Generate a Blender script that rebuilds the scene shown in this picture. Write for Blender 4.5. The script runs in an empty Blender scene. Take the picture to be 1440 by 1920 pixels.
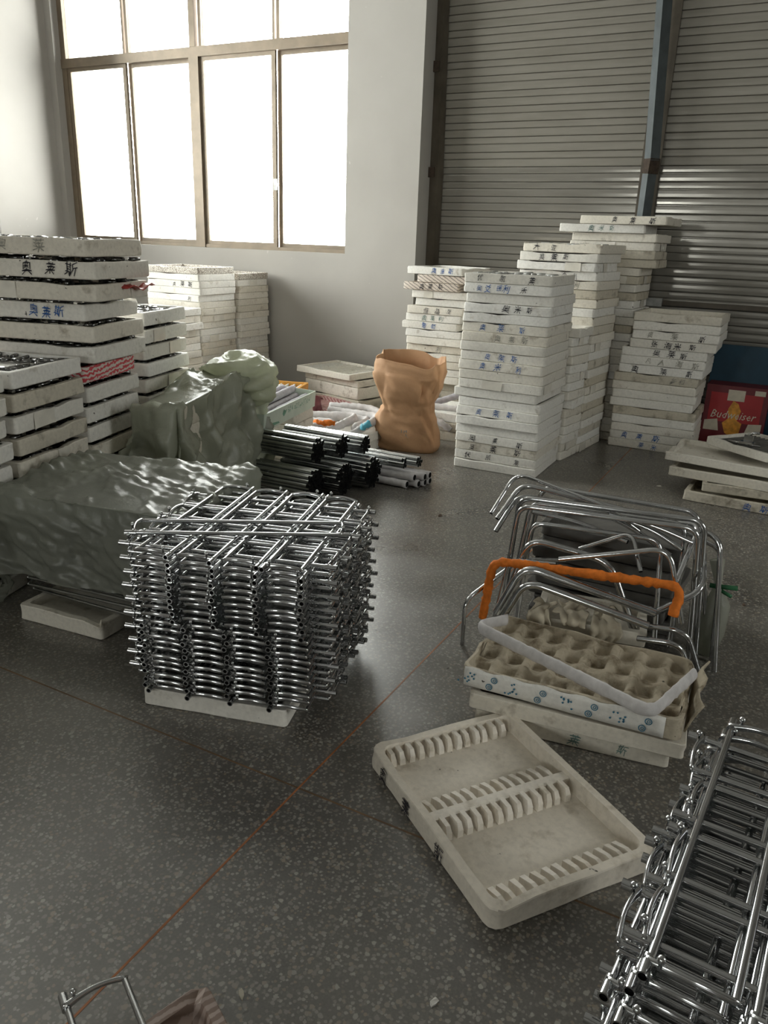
import bpy, bmesh, math, random
from mathutils import Vector, Matrix, noise, Euler

random.seed(11)
SC = bpy.context.scene
COL = SC.collection

# ------------------------------------------------------------------ camera, sky, exposure
CAM_H = 1.55
F_PX, PITCH, YAW, ROLL = 1462.3, 0.3374, 0.4783, 0.0359
cy_, sy_, cp_, sp_ = math.cos(YAW), math.sin(YAW), math.cos(PITCH), math.sin(PITCH)
fwd = Vector((-sy_ * cp_, cy_ * cp_, -sp_)); right = Vector((cy_, sy_, 0)); up = right.cross(fwd)
r2 = right * math.cos(ROLL) + up * math.sin(ROLL); u2 = up * math.cos(ROLL) - right * math.sin(ROLL)
cam = bpy.data.objects.new('camera', bpy.data.cameras.new('camera')); COL.objects.link(cam)
cam.matrix_world = Matrix(((r2.x, u2.x, -fwd.x, 0), (r2.y, u2.y, -fwd.y, 0), (r2.z, u2.z, -fwd.z, CAM_H), (0, 0, 0, 1)))
cam.data.sensor_fit = 'VERTICAL'; cam.data.sensor_height = 36.0
cam.data.lens = 36.0 * F_PX / 1920.0
cam.data.clip_start = 0.05; cam.data.clip_end = 200
SC.camera = cam

W = bpy.data.worlds.new('overcast_sky'); SC.world = W; W.use_nodes = True
bg = W.node_tree.nodes['Background']; bg.inputs['Color'].default_value = (1.0, 0.975, 0.945, 1); bg.inputs['Strength'].default_value = 25.0
SC.view_settings.view_transform = 'Standard'; SC.view_settings.look = 'None'
SC.view_settings.exposure = 0.0; SC.view_settings.gamma = 1.0; SC.view_settings.use_curve_mapping = False
SC.cycles.use_denoising = True; SC.cycles.adaptive_threshold = 0.025
SC.cycles.max_bounces = 7; SC.cycles.diffuse_bounces = 4; SC.cycles.glossy_bounces = 4; SC.cycles.transparent_max_bounces = 10
SC.cycles.sample_clamp_indirect = 6.0; SC.cycles.caustics_reflective = False; SC.cycles.caustics_refractive = False

def portal(loc, rot, sx, sz):
    l = bpy.data.lights.new('window_portal', 'AREA'); l.shape = 'RECTANGLE'; l.size = sx; l.size_y = sz
    l.cycles.is_portal = True
    o = bpy.data.objects.new('window_portal', l); o.location = loc; o.rotation_euler = rot; COL.objects.link(o)
portal((-6.21, 7.5, 2.85), (math.radians(-90), 0, 0), 4.0, 2.9)
for by, bw in ((4.36, 3.9),):
    portal((-8.5, by, 2.85), (math.radians(90), 0, math.radians(-90)), bw, 2.9)
portal((6.2, 2.2, 3.1), (math.radians(90), 0, math.radians(90)), 1.2, 2.5)  # for the unseen window added in the right wall
for bx in (-3.9, 0.5):
    portal((bx, -8.2, 2.3), (math.radians(90), 0, 0), 1.2, 1.4)

# ------------------------------------------------------------------ materials
MATS = {}
def nodes_of(name):
    m = bpy.data.materials.new(name); m.use_nodes = True; MATS[name] = m
    nt = m.node_tree; b = nt.nodes['Principled BSDF']
    return m, nt, b
def ramp(nt, fac, stops):
    r = nt.nodes.new('ShaderNodeValToRGB'); e = r.color_ramp.elements
    e[0].position, e[0].color = stops[0][0], (*stops[0][1], 1); e[1].position, e[1].color = stops[-1][0], (*stops[-1][1], 1)
    for p, c in stops[1:-1]:
        x = e.new(p); x.color = (*c, 1)
    nt.links.new(fac, r.inputs[0]); return r.outputs[0]
def coords(nt, kind='Object', scale=None, add_random=False):
    t = nt.nodes.new('ShaderNodeTexCoord'); out = t.outputs[kind]
    if add_random:
        oi = nt.nodes.new('ShaderNodeObjectInfo'); v = nt.nodes.new('ShaderNodeVectorMath'); v.operation = 'SCALE'
        v.inputs[0].default_value = (37, 61, 23); nt.links.new(oi.outputs['Random'], v.inputs['Scale'])
        a = nt.nodes.new('ShaderNodeVectorMath'); a.operation = 'ADD'; nt.links.new(out, a.inputs[0]); nt.links.new(v.outputs[0], a.inputs[1]); out = a.outputs[0]
    if scale:
        mp = nt.nodes.new('ShaderNodeMapping'); mp.inputs['Scale'].default_value = scale; nt.links.new(out, mp.inputs[0]); out = mp.outputs[0]
    return out
def noise_tex(nt, vec, scale, detail=4, rough=0.55):
    n = nt.nodes.new('ShaderNodeTexNoise'); n.inputs['Scale'].default_value = scale; n.inputs['Detail'].default_value = detail; n.inputs['Roughness'].default_value = rough
    if vec is not None: nt.links.new(vec, n.inputs['Vector'])
    return n.outputs['Fac']
def mix(nt, fac, a, b, mode='MIX'):
    m = nt.nodes.new('ShaderNodeMix'); m.data_type = 'RGBA'; m.blend_type = mode
    for i, v in ((0, fac), (6, a), (7, b)):
        if isinstance(v, (int, float)): m.inputs[i].default_value = v
        elif isinstance(v, tuple): m.inputs[i].default_value = (*v, 1)
        else: nt.links.new(v, m.inputs[i])
    return m.outputs[2]
def bump(nt, b, height, strength=0.3, dist=0.01):
    n = nt.nodes.new('ShaderNodeBump'); n.inputs['Strength'].default_value = strength; n.inputs['Distance'].default_value = dist
    nt.links.new(height, n.inputs['Height']); nt.links.new(n.outputs[0], b.inputs['Normal'])
def plain(name, col, rough=0.5, metal=0.0, spec=0.5, var=0.0, scale=20.0, bmp=0.0):
    m, nt, b = nodes_of(name)
    b.inputs['Roughness'].default_value = rough; b.inputs['Metallic'].default_value = metal; b.inputs['Specular IOR Level'].default_value = spec
    n = noise_tex(nt, coords(nt), scale)
    c = ramp(nt, n, [(0.3, tuple(x * (1 - var) for x in col)), (0.7, tuple(min(1, x * (1 + var)) for x in col))])
    nt.links.new(c, b.inputs['Base Color'])
    if bmp: bump(nt, b, n, bmp, 0.004)
    return m
def foam(name, base, dirt, amount, seedscale=1.0):
    m, nt, b = nodes_of(name)
    co = coords(nt, add_random=True)
    smudge = ramp(nt, noise_tex(nt, co, 9 * seedscale, 6, 0.62), [(0.60 - amount, (0, 0, 0)), (0.74 - amount * 0.6, (1, 1, 1))])
    fine = ramp(nt, noise_tex(nt, co, 60, 3), [(0.25, (0.86, 0.86, 0.86)), (0.6, (1, 1, 1))])
    speck = ramp(nt, noise_tex(nt, co, 38, 2, 0.4), [(0.76, (0, 0, 0)), (0.80, (1, 1, 1))])
    c = mix(nt, smudge, base, dirt); c = mix(nt, 1.0, c, fine, 'MULTIPLY'); c = mix(nt, speck, c, (0.08, 0.075, 0.065))
    oi = nt.nodes.new('ShaderNodeObjectInfo')
    tint = ramp(nt, oi.outputs['Random'], [(0, (0.88, 0.86, 0.81)), (0.5, (1, 1, 0.99)), (1, (0.94, 0.915, 0.86))])
    c = mix(nt, 1.0, c, tint, 'MULTIPLY')
    nt.links.new(c, b.inputs['Base Color']); b.inputs['Roughness'].default_value = 0.75; b.inputs['Specular IOR Level'].default_value = 0.25
    bump(nt, b, noise_tex(nt, co, 45, 4), 0.35, 0.004)
    return m
foam('foam_white', (0.86, 0.845, 0.815), (0.52, 0.48, 0.42), 0.0)
foam('foam_aged', (0.80, 0.765, 0.70), (0.42, 0.375, 0.31), 0.02)
foam('foam_cream', (0.84, 0.79, 0.725), (0.55, 0.49, 0.41), 0.02)
foam('foam_dusty', (0.64, 0.60, 0.52), (0.28, 0.25, 0.20), 0.07)
foam('pulp_shaded', (0.30, 0.265, 0.21), (0.14, 0.12, 0.09), 0.09, 1.6)  # pulp tone taken darker, shade between tray ribs in the colour
foam('pulp_grey', (0.55, 0.49, 0.39), (0.22, 0.175, 0.12), 0.11, 1.6)

def wall_mat():
    m, nt, b = nodes_of('wall_paint')
    co = coords(nt)
    c = ramp(nt, noise_tex(nt, co, 1.3, 5), [(0.3, (0.385, 0.366, 0.338)), (0.7, (0.43, 0.412, 0.383))])
    sp = ramp(nt, noise_tex(nt, co, 14, 2, 0.4), [(0.77, (0, 0, 0)), (0.80, (1, 1, 1))])
    c = mix(nt, sp, c, (0.5, 0.48, 0.45)); nt.links.new(c, b.inputs['Base Color']); b.inputs['Roughness'].default_value = 0.8
    bump(nt, b, noise_tex(nt, co, 40, 4), 0.05, 0.004)
wall_mat()
def terrazzo():
    m, nt, b = nodes_of('terrazzo')
    co = coords(nt)
    def chips(scale, lo, hi, cols):
        v = nt.nodes.new('ShaderNodeTexVoronoi'); v.inputs['Scale'].default_value = scale; v.inputs['Randomness'].default_value = 1.0
        wob = nt.nodes.new('ShaderNodeVectorMath'); wob.operation = 'ADD'
        n = nt.nodes.new('ShaderNodeTexNoise'); n.inputs['Scale'].default_value = scale * 1.3; nt.links.new(co, n.inputs['Vector'])
        s = nt.nodes.new('ShaderNodeVectorMath'); s.operation = 'SCALE'; s.inputs['Scale'].default_value = 0.6 / scale; nt.links.new(n.outputs['Color'], s.inputs[0])
        nt.links.new(co, wob.inputs[0]); nt.links.new(s.outputs[0], wob.inputs[1]); nt.links.new(wob.outputs[0], v.inputs['Vector'])
        mask = ramp(nt, v.outputs['Distance'], [(lo, (1, 1, 1)), (hi, (0, 0, 0))])
        sep = nt.nodes.new('ShaderNodeSeparateColor'); nt.links.new(v.outputs['Color'], sep.inputs[0])
        colr = ramp(nt, sep.outputs[0], cols)
        on = ramp(nt, sep.outputs[1], [(0.34, (0, 0, 0)), (0.40, (1, 1, 1))])
        mm = mix(nt, 1.0, mask, on, 'MULTIPLY')
        return mm, colr
    base = ramp(nt, noise_tex(nt, co, 3, 6), [(0.3, (0.080, 0.0735, 0.066)), (0.7, (0.126, 0.1165, 0.105))])
    grit = ramp(nt, noise_tex(nt, co, 150, 3), [(0.3, (0.72, 0.72, 0.72)), (0.7, (1.15, 1.15, 1.15))])
    c = mix(nt, 1.0, base, grit, 'MULTIPLY')
    m1, c1 = chips(105, 0.38, 0.50, [(0, (0.341, 0.3255, 0.2868)), (0.4, (0.2247, 0.2139, 0.186)), (0.75, (0.1318, 0.1271, 0.1116)), (1, (0.2635, 0.2093, 0.1473))])
    c = mix(nt, m1, c, c1)
    m2, c2 = chips(58, 0.30, 0.40, [(0, (0.3875, 0.372, 0.3255)), (0.5, (0.2015, 0.1922, 0.1705)), (1, (0.2945, 0.248, 0.186))])
    c = mix(nt, m2, c, c2)
    dust = ramp(nt, noise_tex(nt, co, 1.1, 6, 0.6), [(0.42, (0, 0, 0)), (0.72, (0.55, 0.55, 0.55))])
    c = mix(nt, dust, c, (0.2325, 0.217, 0.1907))
    nt.links.new(c, b.inputs['Base Color'])
    rr = ramp(nt, noise_tex(nt, co, 2.2, 5), [(0.3, (0.24, 0.24, 0.24)), (0.7, (0.42, 0.42, 0.42))]); nt.links.new(rr, b.inputs['Roughness'])
    b.inputs['Specular IOR Level'].default_value = 0.95
    bump(nt, b, noise_tex(nt, co, 90, 3), 0.06, 0.002)
terrazzo()
plain('brass_joint', (0.36, 0.135, 0.05), 0.55, 0.0, 0.4, 0.35, 9)
plain('brass_joint_dull', (0.17, 0.105, 0.06), 0.6, 0.0, 0.4, 0.45, 5)
plain('ceiling_paint', (0.36, 0.35, 0.33), 0.85)
plain('window_bronze', (0.22, 0.175, 0.125), 0.45, 0.25, 0.5, 0.15, 6)
def shutter_mat(name, lo, hi, r0, r1, metal):
    m, nt, b = nodes_of(name)
    co = coords(nt, add_random=True, scale=(1, 8, 8))
    c = ramp(nt, noise_tex(nt, co, 2.0, 6, 0.6), [(0.25, lo), (0.75, hi)])
    nt.links.new(c, b.inputs['Base Color']); b.inputs['Metallic'].default_value = metal
    nt.links.new(ramp(nt, noise_tex(nt, coords(nt, add_random=True), 1.6, 4), [(0.3, (r0, r0, r0)), (0.7, (r1, r1, r1))]), b.inputs['Roughness'])
shutter_mat('shutter_steel', (0.20, 0.185, 0.155), (0.26, 0.243, 0.21), 0.34, 0.5, 0.2)
shutter_mat('shutter_steel_new', (0.22, 0.208, 0.18), (0.29, 0.275, 0.245), 0.10, 0.24, 0.3)
plain('post_blue_grey', (0.052, 0.064, 0.068), 0.45, 0.2, 0.5, 0.25, 8)
plain('track_brown', (0.10, 0.085, 0.065), 0.55, 0.2, 0.4, 0.25, 6)
plain('rust_dark', (0.05, 0.035, 0.025), 0.8, 0.0, 0.3, 0.4, 30)
def chrome(name, col, rough):
    m, nt, b = nodes_of(name)
    b.inputs['Metallic'].default_value = 1.0
    n = noise_tex(nt, coords(nt, add_random=True), 14, 3)
    nt.links.new(ramp(nt, n, [(0.3, tuple(x * 0.85 for x in col)), (0.7, col)]), b.inputs['Base Color'])
    nt.links.new(ramp(nt, n, [(0.3, (rough, rough, rough)), (0.75, (rough * 1.8, rough * 1.8, rough * 1.8))]), b.inputs['Roughness'])
chrome('chrome', (0.60, 0.61, 0.62), 0.09)
chrome('chrome_dull', (0.62, 0.62, 0.61), 0.22)
chrome('chrome_gap_shade', (0.22, 0.22, 0.215), 0.2)  # chrome darkened to paint in the shade of gaps between trays
chrome('tube_steel', (0.60, 0.62, 0.62), 0.16)
plain('black_hole', (0.006, 0.006, 0.006), 0.9, 0, 0.1)
plain('black_rubber', (0.02, 0.02, 0.02), 0.6, 0, 0.3)
plain('ink_black', (0.035, 0.033, 0.04), 0.7, 0, 0.2, 0.4, 60)
plain('ink_blue', (0.05, 0.13, 0.36), 0.7, 0, 0.2, 0.4, 60)
plain('ink_green', (0.16, 0.24, 0.22), 0.7, 0, 0.2, 0.4, 60)
plain('ink_faded', (0.33, 0.32, 0.28), 0.7, 0, 0.2, 0.3, 60)
plain('ink_teal', (0.05, 0.19, 0.30), 0.7, 0, 0.2, 0.2, 60)
plain('tape_clear', (0.74, 0.705, 0.63), 0.16, 0, 0.6, 0.10, 12, 0.2)
plain('cloth_grey', (0.46, 0.44, 0.47), 0.8, 0, 0.2, 0.15, 30, 0.4)
plain('cloth_white', (0.62, 0.60, 0.60), 0.8, 0, 0.2, 0.12, 30, 0.4)
plain('cloth_orange', (0.75, 0.20, 0.03), 0.75, 0, 0.2, 0.2, 40, 0.6)
plain('glove_cream', (0.55, 0.49, 0.38), 0.85, 0, 0.2, 0.12, 25, 0.3)
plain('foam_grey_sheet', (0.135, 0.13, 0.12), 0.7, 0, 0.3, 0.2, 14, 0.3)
plain('orange_print', (0.72, 0.36, 0.07), 0.6, 0, 0.3, 0.12, 20)
plain('maroon_plastic', (0.17, 0.05, 0.06), 0.5, 0, 0.4, 0.3, 14)
plain('cyan_plastic', (0.12, 0.45, 0.58), 0.4, 0, 0.4, 0.2, 20)
plain('green_plastic', (0.03, 0.14, 0.06), 0.4, 0, 0.4, 0.2, 20)
plain('carton_mint', (0.62, 0.69, 0.60), 0.7, 0, 0.3, 0.08, 9, 0.1)
plain('carton_green_print', (0.20, 0.38, 0.28), 0.7, 0, 0.3, 0.2, 20)
plain('blue_board', (0.012, 0.05, 0.085), 0.5, 0, 0.4, 0.2, 6)
plain('beer_red', (0.36, 0.018, 0.022), 0.4, 0, 0.5, 0.12, 9)
plain('beer_dark_red', (0.14, 0.012, 0.018), 0.45, 0, 0.5, 0.12, 9)
plain('beer_gold', (0.62, 0.27, 0.03), 0.4, 0, 0.5, 0.3, 30)
plain('beer_white', (0.62, 0.56, 0.45), 0.5, 0, 0.4, 0.12, 20)
plain('paper_white', (0.72, 0.70, 0.66), 0.7, 0, 0.3, 0.1, 30)
plain('foil_grey', (0.42, 0.42, 0.40), 0.4, 0.3, 0.5, 0.2, 25, 0.4)
plain('red_film', (0.42, 0.06, 0.05), 0.35, 0, 0.5, 0.2, 25, 0.4)
plain('debris_brown', (0.09, 0.06, 0.04), 0.9)
def kraft():
    m, nt, b = nodes_of('kraft_paper')
    co = coords(nt)
    c = ramp(nt, noise_tex(nt, co, 5, 6, 0.6), [(0.25, (0.40, 0.22, 0.11)), (0.6, (0.51, 0.295, 0.158)), (0.85, (0.56, 0.345, 0.195))])
    nt.links.new(c, b.inputs['Base Color']); b.inputs['Roughness'].default_value = 0.72
    bump(nt, b, noise_tex(nt, co, 16, 5, 0.65), 0.35, 0.012)
kraft()
def pattern(name, base, ink, scale, angle, dist, lo, hi):
    m, nt, b = nodes_of(name)
    co = coords(nt)
    mp = nt.nodes.new('ShaderNodeMapping'); mp.inputs['Rotation'].default_value = (angle, angle, angle); nt.links.new(co, mp.inputs[0])
    w = nt.nodes.new('ShaderNodeTexWave'); w.inputs['Scale'].default_value = scale; w.inputs['Distortion'].default_value = dist; w.inputs['Detail'].default_value = 3; w.inputs['Detail Scale'].default_value = 3
    nt.links.new(mp.outputs[0], w.inputs['Vector'])
    k = ramp(nt, w.outputs['Fac'], [(lo, (0, 0, 0)), (hi, (1, 1, 1))])
    nt.links.new(mix(nt, k, base, ink), b.inputs['Base Color']); b.inputs['Roughness'].default_value = 0.55
pattern('print_red_stripe', (0.70, 0.62, 0.58), (0.62, 0.06, 0.08), 14, 0.9, 5, 0.45, 0.6)
pattern('print_diagonal', (0.66, 0.58, 0.50), (0.20, 0.17, 0.15), 13, 0.8, 1.5, 0.80, 0.88)
pattern('print_speckle', (0.74, 0.70, 0.62), (0.16, 0.12, 0.09), 24, 0.5, 14, 0.5, 0.62)
pattern('print_pink', (0.52, 0.36, 0.33), (0.33, 0.13, 0.13), 11, 0.7, 2, 0.4, 0.6)
pattern('print_plaid', (0.42, 0.33, 0.29), (0.24, 0.17, 0.14), 16, 0.0, 2, 0.4, 0.65)
def film(name, col, clear, trans):
    m, nt, b = nodes_of(name)
    co = coords(nt)
    n = noise_tex(nt, co, 7, 5, 0.6)
    c = ramp(nt, n, [(0.3, tuple(x * 0.85 for x in col)), (0.7, col)])
    nt.links.new(c, b.inputs['Base Color']); b.inputs['Roughness'].default_value = 0.24; b.inputs['Specular IOR Level'].default_value = 0.75
    bump(nt, b, noise_tex(nt, coords(nt, scale=(1, 1.8, 1)), 15, 6, 0.62), 0.6, 0.012)
    tl = nt.nodes.new('ShaderNodeBsdfTranslucent'); nt.links.new(c, tl.inputs['Color'])
    tr = nt.nodes.new('ShaderNodeBsdfTransparent'); tr.inputs['Color'].default_value = (0.9, 0.93, 0.86, 1)
    a = nt.nodes.new('ShaderNodeMixShader'); a.inputs[0].default_value = trans; nt.links.new(b.outputs[0], a.inputs[1]); nt.links.new(tl.outputs[0], a.inputs[2])
    z = nt.nodes.new('ShaderNodeMixShader'); z.inputs[0].default_value = clear; nt.links.new(a.outputs[0], z.inputs[1]); nt.links.new(tr.outputs[0], z.inputs[2])
    nt.links.new(z.outputs[0], nt.nodes['Material Output'].inputs['Surface'])
film('film_green', (0.46, 0.475, 0.385), 0.08, 0.40)
film('film_grey', (0.36, 0.37, 0.32), 0.30, 0.30)
film('film_clear', (0.52, 0.53, 0.46), 0.22, 0.35)
film('film_pale', (0.60, 0.62, 0.48), 0.06, 0.45)
def glass():
    m, nt, b = nodes_of('window_glass')
    g = nt.nodes.new('ShaderNodeBsdfGlossy'); g.inputs['Roughness'].default_value = 0.02
    n = noise_tex(nt, coords(nt), 3, 3)
    t = nt.nodes.new('ShaderNodeBsdfTransparent'); nt.links.new(ramp(nt, n, [(0.3, (0.90, 0.93, 0.92)), (0.7, (0.96, 0.98, 0.97))]), t.inputs['Color'])
    fr = nt.nodes.new('ShaderNodeFresnel'); fr.inputs['IOR'].default_value = 1.3
    a = nt.nodes.new('ShaderNodeMixShader'); nt.links.new(fr.outputs[0], a.inputs[0]); nt.links.new(t.outputs[0], a.inputs[1]); nt.links.new(g.outputs[0], a.inputs[2])
    nt.links.new(a.outputs[0], nt.nodes['Material Output'].inputs['Surface'])
glass()

# ------------------------------------------------------------------ mesh helpers
def mesh(name, verts, faces, smooth=False):
    me = bpy.data.meshes.new(name); me.from_pydata([tuple(v) for v in verts], [], faces); me.validate()
    if smooth:
        me.polygons.foreach_set('use_smooth', [True] * len(me.polygons))
    me.update(); return me
def link(name, data, mat=None, parent=None, loc=None, rot=None):
    o = bpy.data.objects.new(name, data); COL.objects.link(o)
    if parent is not None: o.parent = parent
    if loc is not None: o.location = loc
    if rot is not None: o.rotation_euler = rot
    if mat is not None and data is not None and not data.materials: data.materials.append(MATS[mat])
    return o
def tag(o, label, cat, group=None):
    o['label'] = label; o['category'] = cat
    if group: o['group'] = group
    n = len(label.split())
    if not 4 <= n <= 16: print('LABEL LENGTH', n, label)
    return o
def struct(o): o['kind'] = 'structure'; return o
class MB:
    def __init__(s): s.v = []; s.f = []
    def add(s, vs, fs):
        k = len(s.v); s.v += [Vector(x) for x in vs]; s.f += [tuple(i + k for i in f) for f in fs]; return s
    def box(s, a, b, m=None):
        x0, y0, z0 = a; x1, y1, z1 = b
        vs = [Vector(p) for p in ((x0, y0, z0), (x1, y0, z0), (x1, y1, z0), (x0, y1, z0), (x0, y0, z1), (x1, y0, z1), (x1, y1, z1), (x0, y1, z1))]
        if m is not None: vs = [m @ v for v in vs]
        return s.add(vs, [(3, 2, 1, 0), (4, 5, 6, 7), (0, 1, 5, 4), (1, 2, 6, 5), (2, 3, 7, 6), (3, 0, 4, 7)])
    def sweep(s, pts, rad, n=8, caps=True, flat=1.0, upv=None):
        pts = [Vector(p) for p in pts]; N = len(pts)
        if not hasattr(rad, '__len__'): rad = [rad] * N
        nrm = None; rings = []
        for i, p in enumerate(pts):
            t = (pts[min(i + 1, N - 1)] - pts[max(i - 1, 0)]).normalized()
            if nrm is None:
                a = Vector(upv) if upv else (Vector((0, 0, 1)) if abs(t.z) < 0.9 else Vector((1, 0, 0)))
                nrm = (a - t * a.dot(t)).normalized()
            else:
                nrm = (nrm - t * nrm.dot(t)).normalized()
            bi = t.cross(nrm)
            rings.append([p + (nrm * math.cos(2 * math.pi * k / n) + bi * (math.sin(2 * math.pi * k / n) * flat)) * rad[i] for k in range(n)])
        vs = [v for r in rings for v in r]
        fs = [(i * n + k, i * n + (k + 1) % n, (i + 1) * n + (k + 1) % n, (i + 1) * n + k) for i in range(N - 1) for k in range(n)]
        if caps: fs += [tuple(range(n - 1, -1, -1)), tuple((N - 1) * n + k for k in range(n))]
        return s.add(vs, fs)
    def data(s, name, smooth=False): return mesh(name, s.v, s.f, smooth)
def box_obj(name, a, b, mat, parent=None): return link(name, MB().box(a, b).data(name), mat, parent)
def R(d): return math.radians(d)
def _h(i, j, s):
    n = math.sin(i * 127.1 + j * 311.7 + s * 74.7) * 43758.5453; return n - math.floor(n)
def crumple(u, v, cell, s):
    """piecewise planar noise (-.5 .. .5) on a skewed triangle lattice: flat facets with sharp creases"""
    u, v = u / cell, v / cell; u += .35 * v; i, j = math.floor(u), math.floor(v); a, c = u - i, v - j
    if a + c < 1: r_ = _h(i, j, s) * (1 - a - c) + _h(i + 1, j, s) * a + _h(i, j + 1, s) * c
    else: r_ = _h(i + 1, j + 1, s) * (a + c - 1) + _h(i + 1, j, s) * (1 - c) + _h(i, j + 1, s) * (1 - a)
    return r_ - .5
def smooth_angle(o, deg=40):
    me = o.data
    me.polygons.foreach_set('use_smooth', [True] * len(me.polygons))
    try: me.set_sharp_from_angle(angle=R(deg))
    except Exception: pass
    return o
ORD = ['topmost', 'second', 'third', 'fourth', 'fifth', 'sixth', 'seventh', 'eighth', 'ninth', 'tenth', 'eleventh', 'twelfth', 'thirteenth', 'fourteenth',
       'fifteenth', 'sixteenth', 'seventeenth', 'eighteenth', 'nineteenth', 'twentieth', 'twenty-first', 'twenty-second', 'twenty-third', 'twenty-fourth', 'twenty-fifth', 'twenty-sixth', 'twenty-seventh', 'twenty-eighth']

# ------------------------------------------------------------------ the room
WALL_Y, GLASS_Y, SHUT_Y, CEIL = 7.2, 7.345, 7.5, 5.2
XL, XR, YB = -8.33, 6.0, -8.0
struct(box_obj('floor', (XL - .3, YB - .3, -0.12), (XR + .3, WALL_Y + .5, 0), 'terrazzo'))
struct(box_obj('ceiling', (XL - .3, YB - .3, CEIL), (XR + .3, WALL_Y + .5, CEIL + .15), 'ceiling_paint'))
w1 = (-8.23, -4.29, 1.386, 4.35)
sh = (-3.49, 3.2, 0.0, 4.25)
b = MB(); Y0, Y1 = WALL_Y, WALL_Y + 0.40
b.box((XL - .3, Y0, 0), (w1[0], Y1, CEIL)); b.box((w1[0], Y0, 0), (w1[1], Y1, w1[2])); b.box((w1[0], Y0, w1[3]), (w1[1], Y1, CEIL))
b.box((w1[1], Y0, 0), (sh[0], Y1, CEIL)); b.box((sh[0], Y0, sh[3]), (sh[1], Y1, CEIL)); b.box((sh[1], Y0, 0), (XR + .3, Y1, CEIL))
struct(link('wall_back', b.data('wall_back'), 'wall_paint'))
LWIN = ((2.41, 6.31),)
b = MB(); ys = [YB, LWIN[0][0], LWIN[0][1], WALL_Y]
for i in (0, 2): b.box((XL - .3, ys[i], 0), (XL, ys[i + 1], CEIL))
for i in (1,): b.box((XL - .3, ys[i], 0), (XL, ys[i + 1], 1.386)); b.box((XL - .3, ys[i], 4.35), (XL, ys[i + 1], CEIL))
struct(link('wall_left', b.data('wall_left'), 'wall_paint'))
b = MB(); b.box((XR, YB, 0), (XR + .3, 1.6, CEIL)); b.box((XR, 2.8, 0), (XR + .3, WALL_Y, CEIL)); b.box((XR, 1.6, 0), (XR + .3, 2.8, 1.9)); b.box((XR, 1.6, 4.35), (XR + .3, 2.8, CEIL))  # opening for the added, unseen right-hand window
struct(link('wall_right', b.data('wall_right'), 'wall_paint'))
b = MB(); xs = [XL - .3]
RWX = (-3.9, 0.5)
for c in RWX: xs += [c - .6, c + .6]
xs.append(XR + .3)
for i in range(0, len(xs), 2): b.box((xs[i], YB - .3, 0), (xs[i + 1], YB, CEIL))
for i in range(1, len(xs) - 1, 2):
    b.box((xs[i], YB - .3, 0), (xs[i + 1], YB, 1.6)); b.box((xs[i], YB - .3, 3.0), (xs[i + 1], YB, CEIL))
struct(link('wall_front', b.data('wall_front'), 'wall_paint'))
# inlaid joint strips in the terrazzo
for k, (a, c) in enumerate((((-1.083, -2, -.004), (-1.077, 7.2, .0006)), ((-9, 1.592, -.004), (-1.083, 1.598, .0006)), ((-1.077, 1.592, -.004), (4, 1.598, .0006)))):
    struct(box_obj('trim_%d' % (k + 1), a, c, 'brass_joint' if k == 0 else 'brass_joint_dull'))

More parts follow.
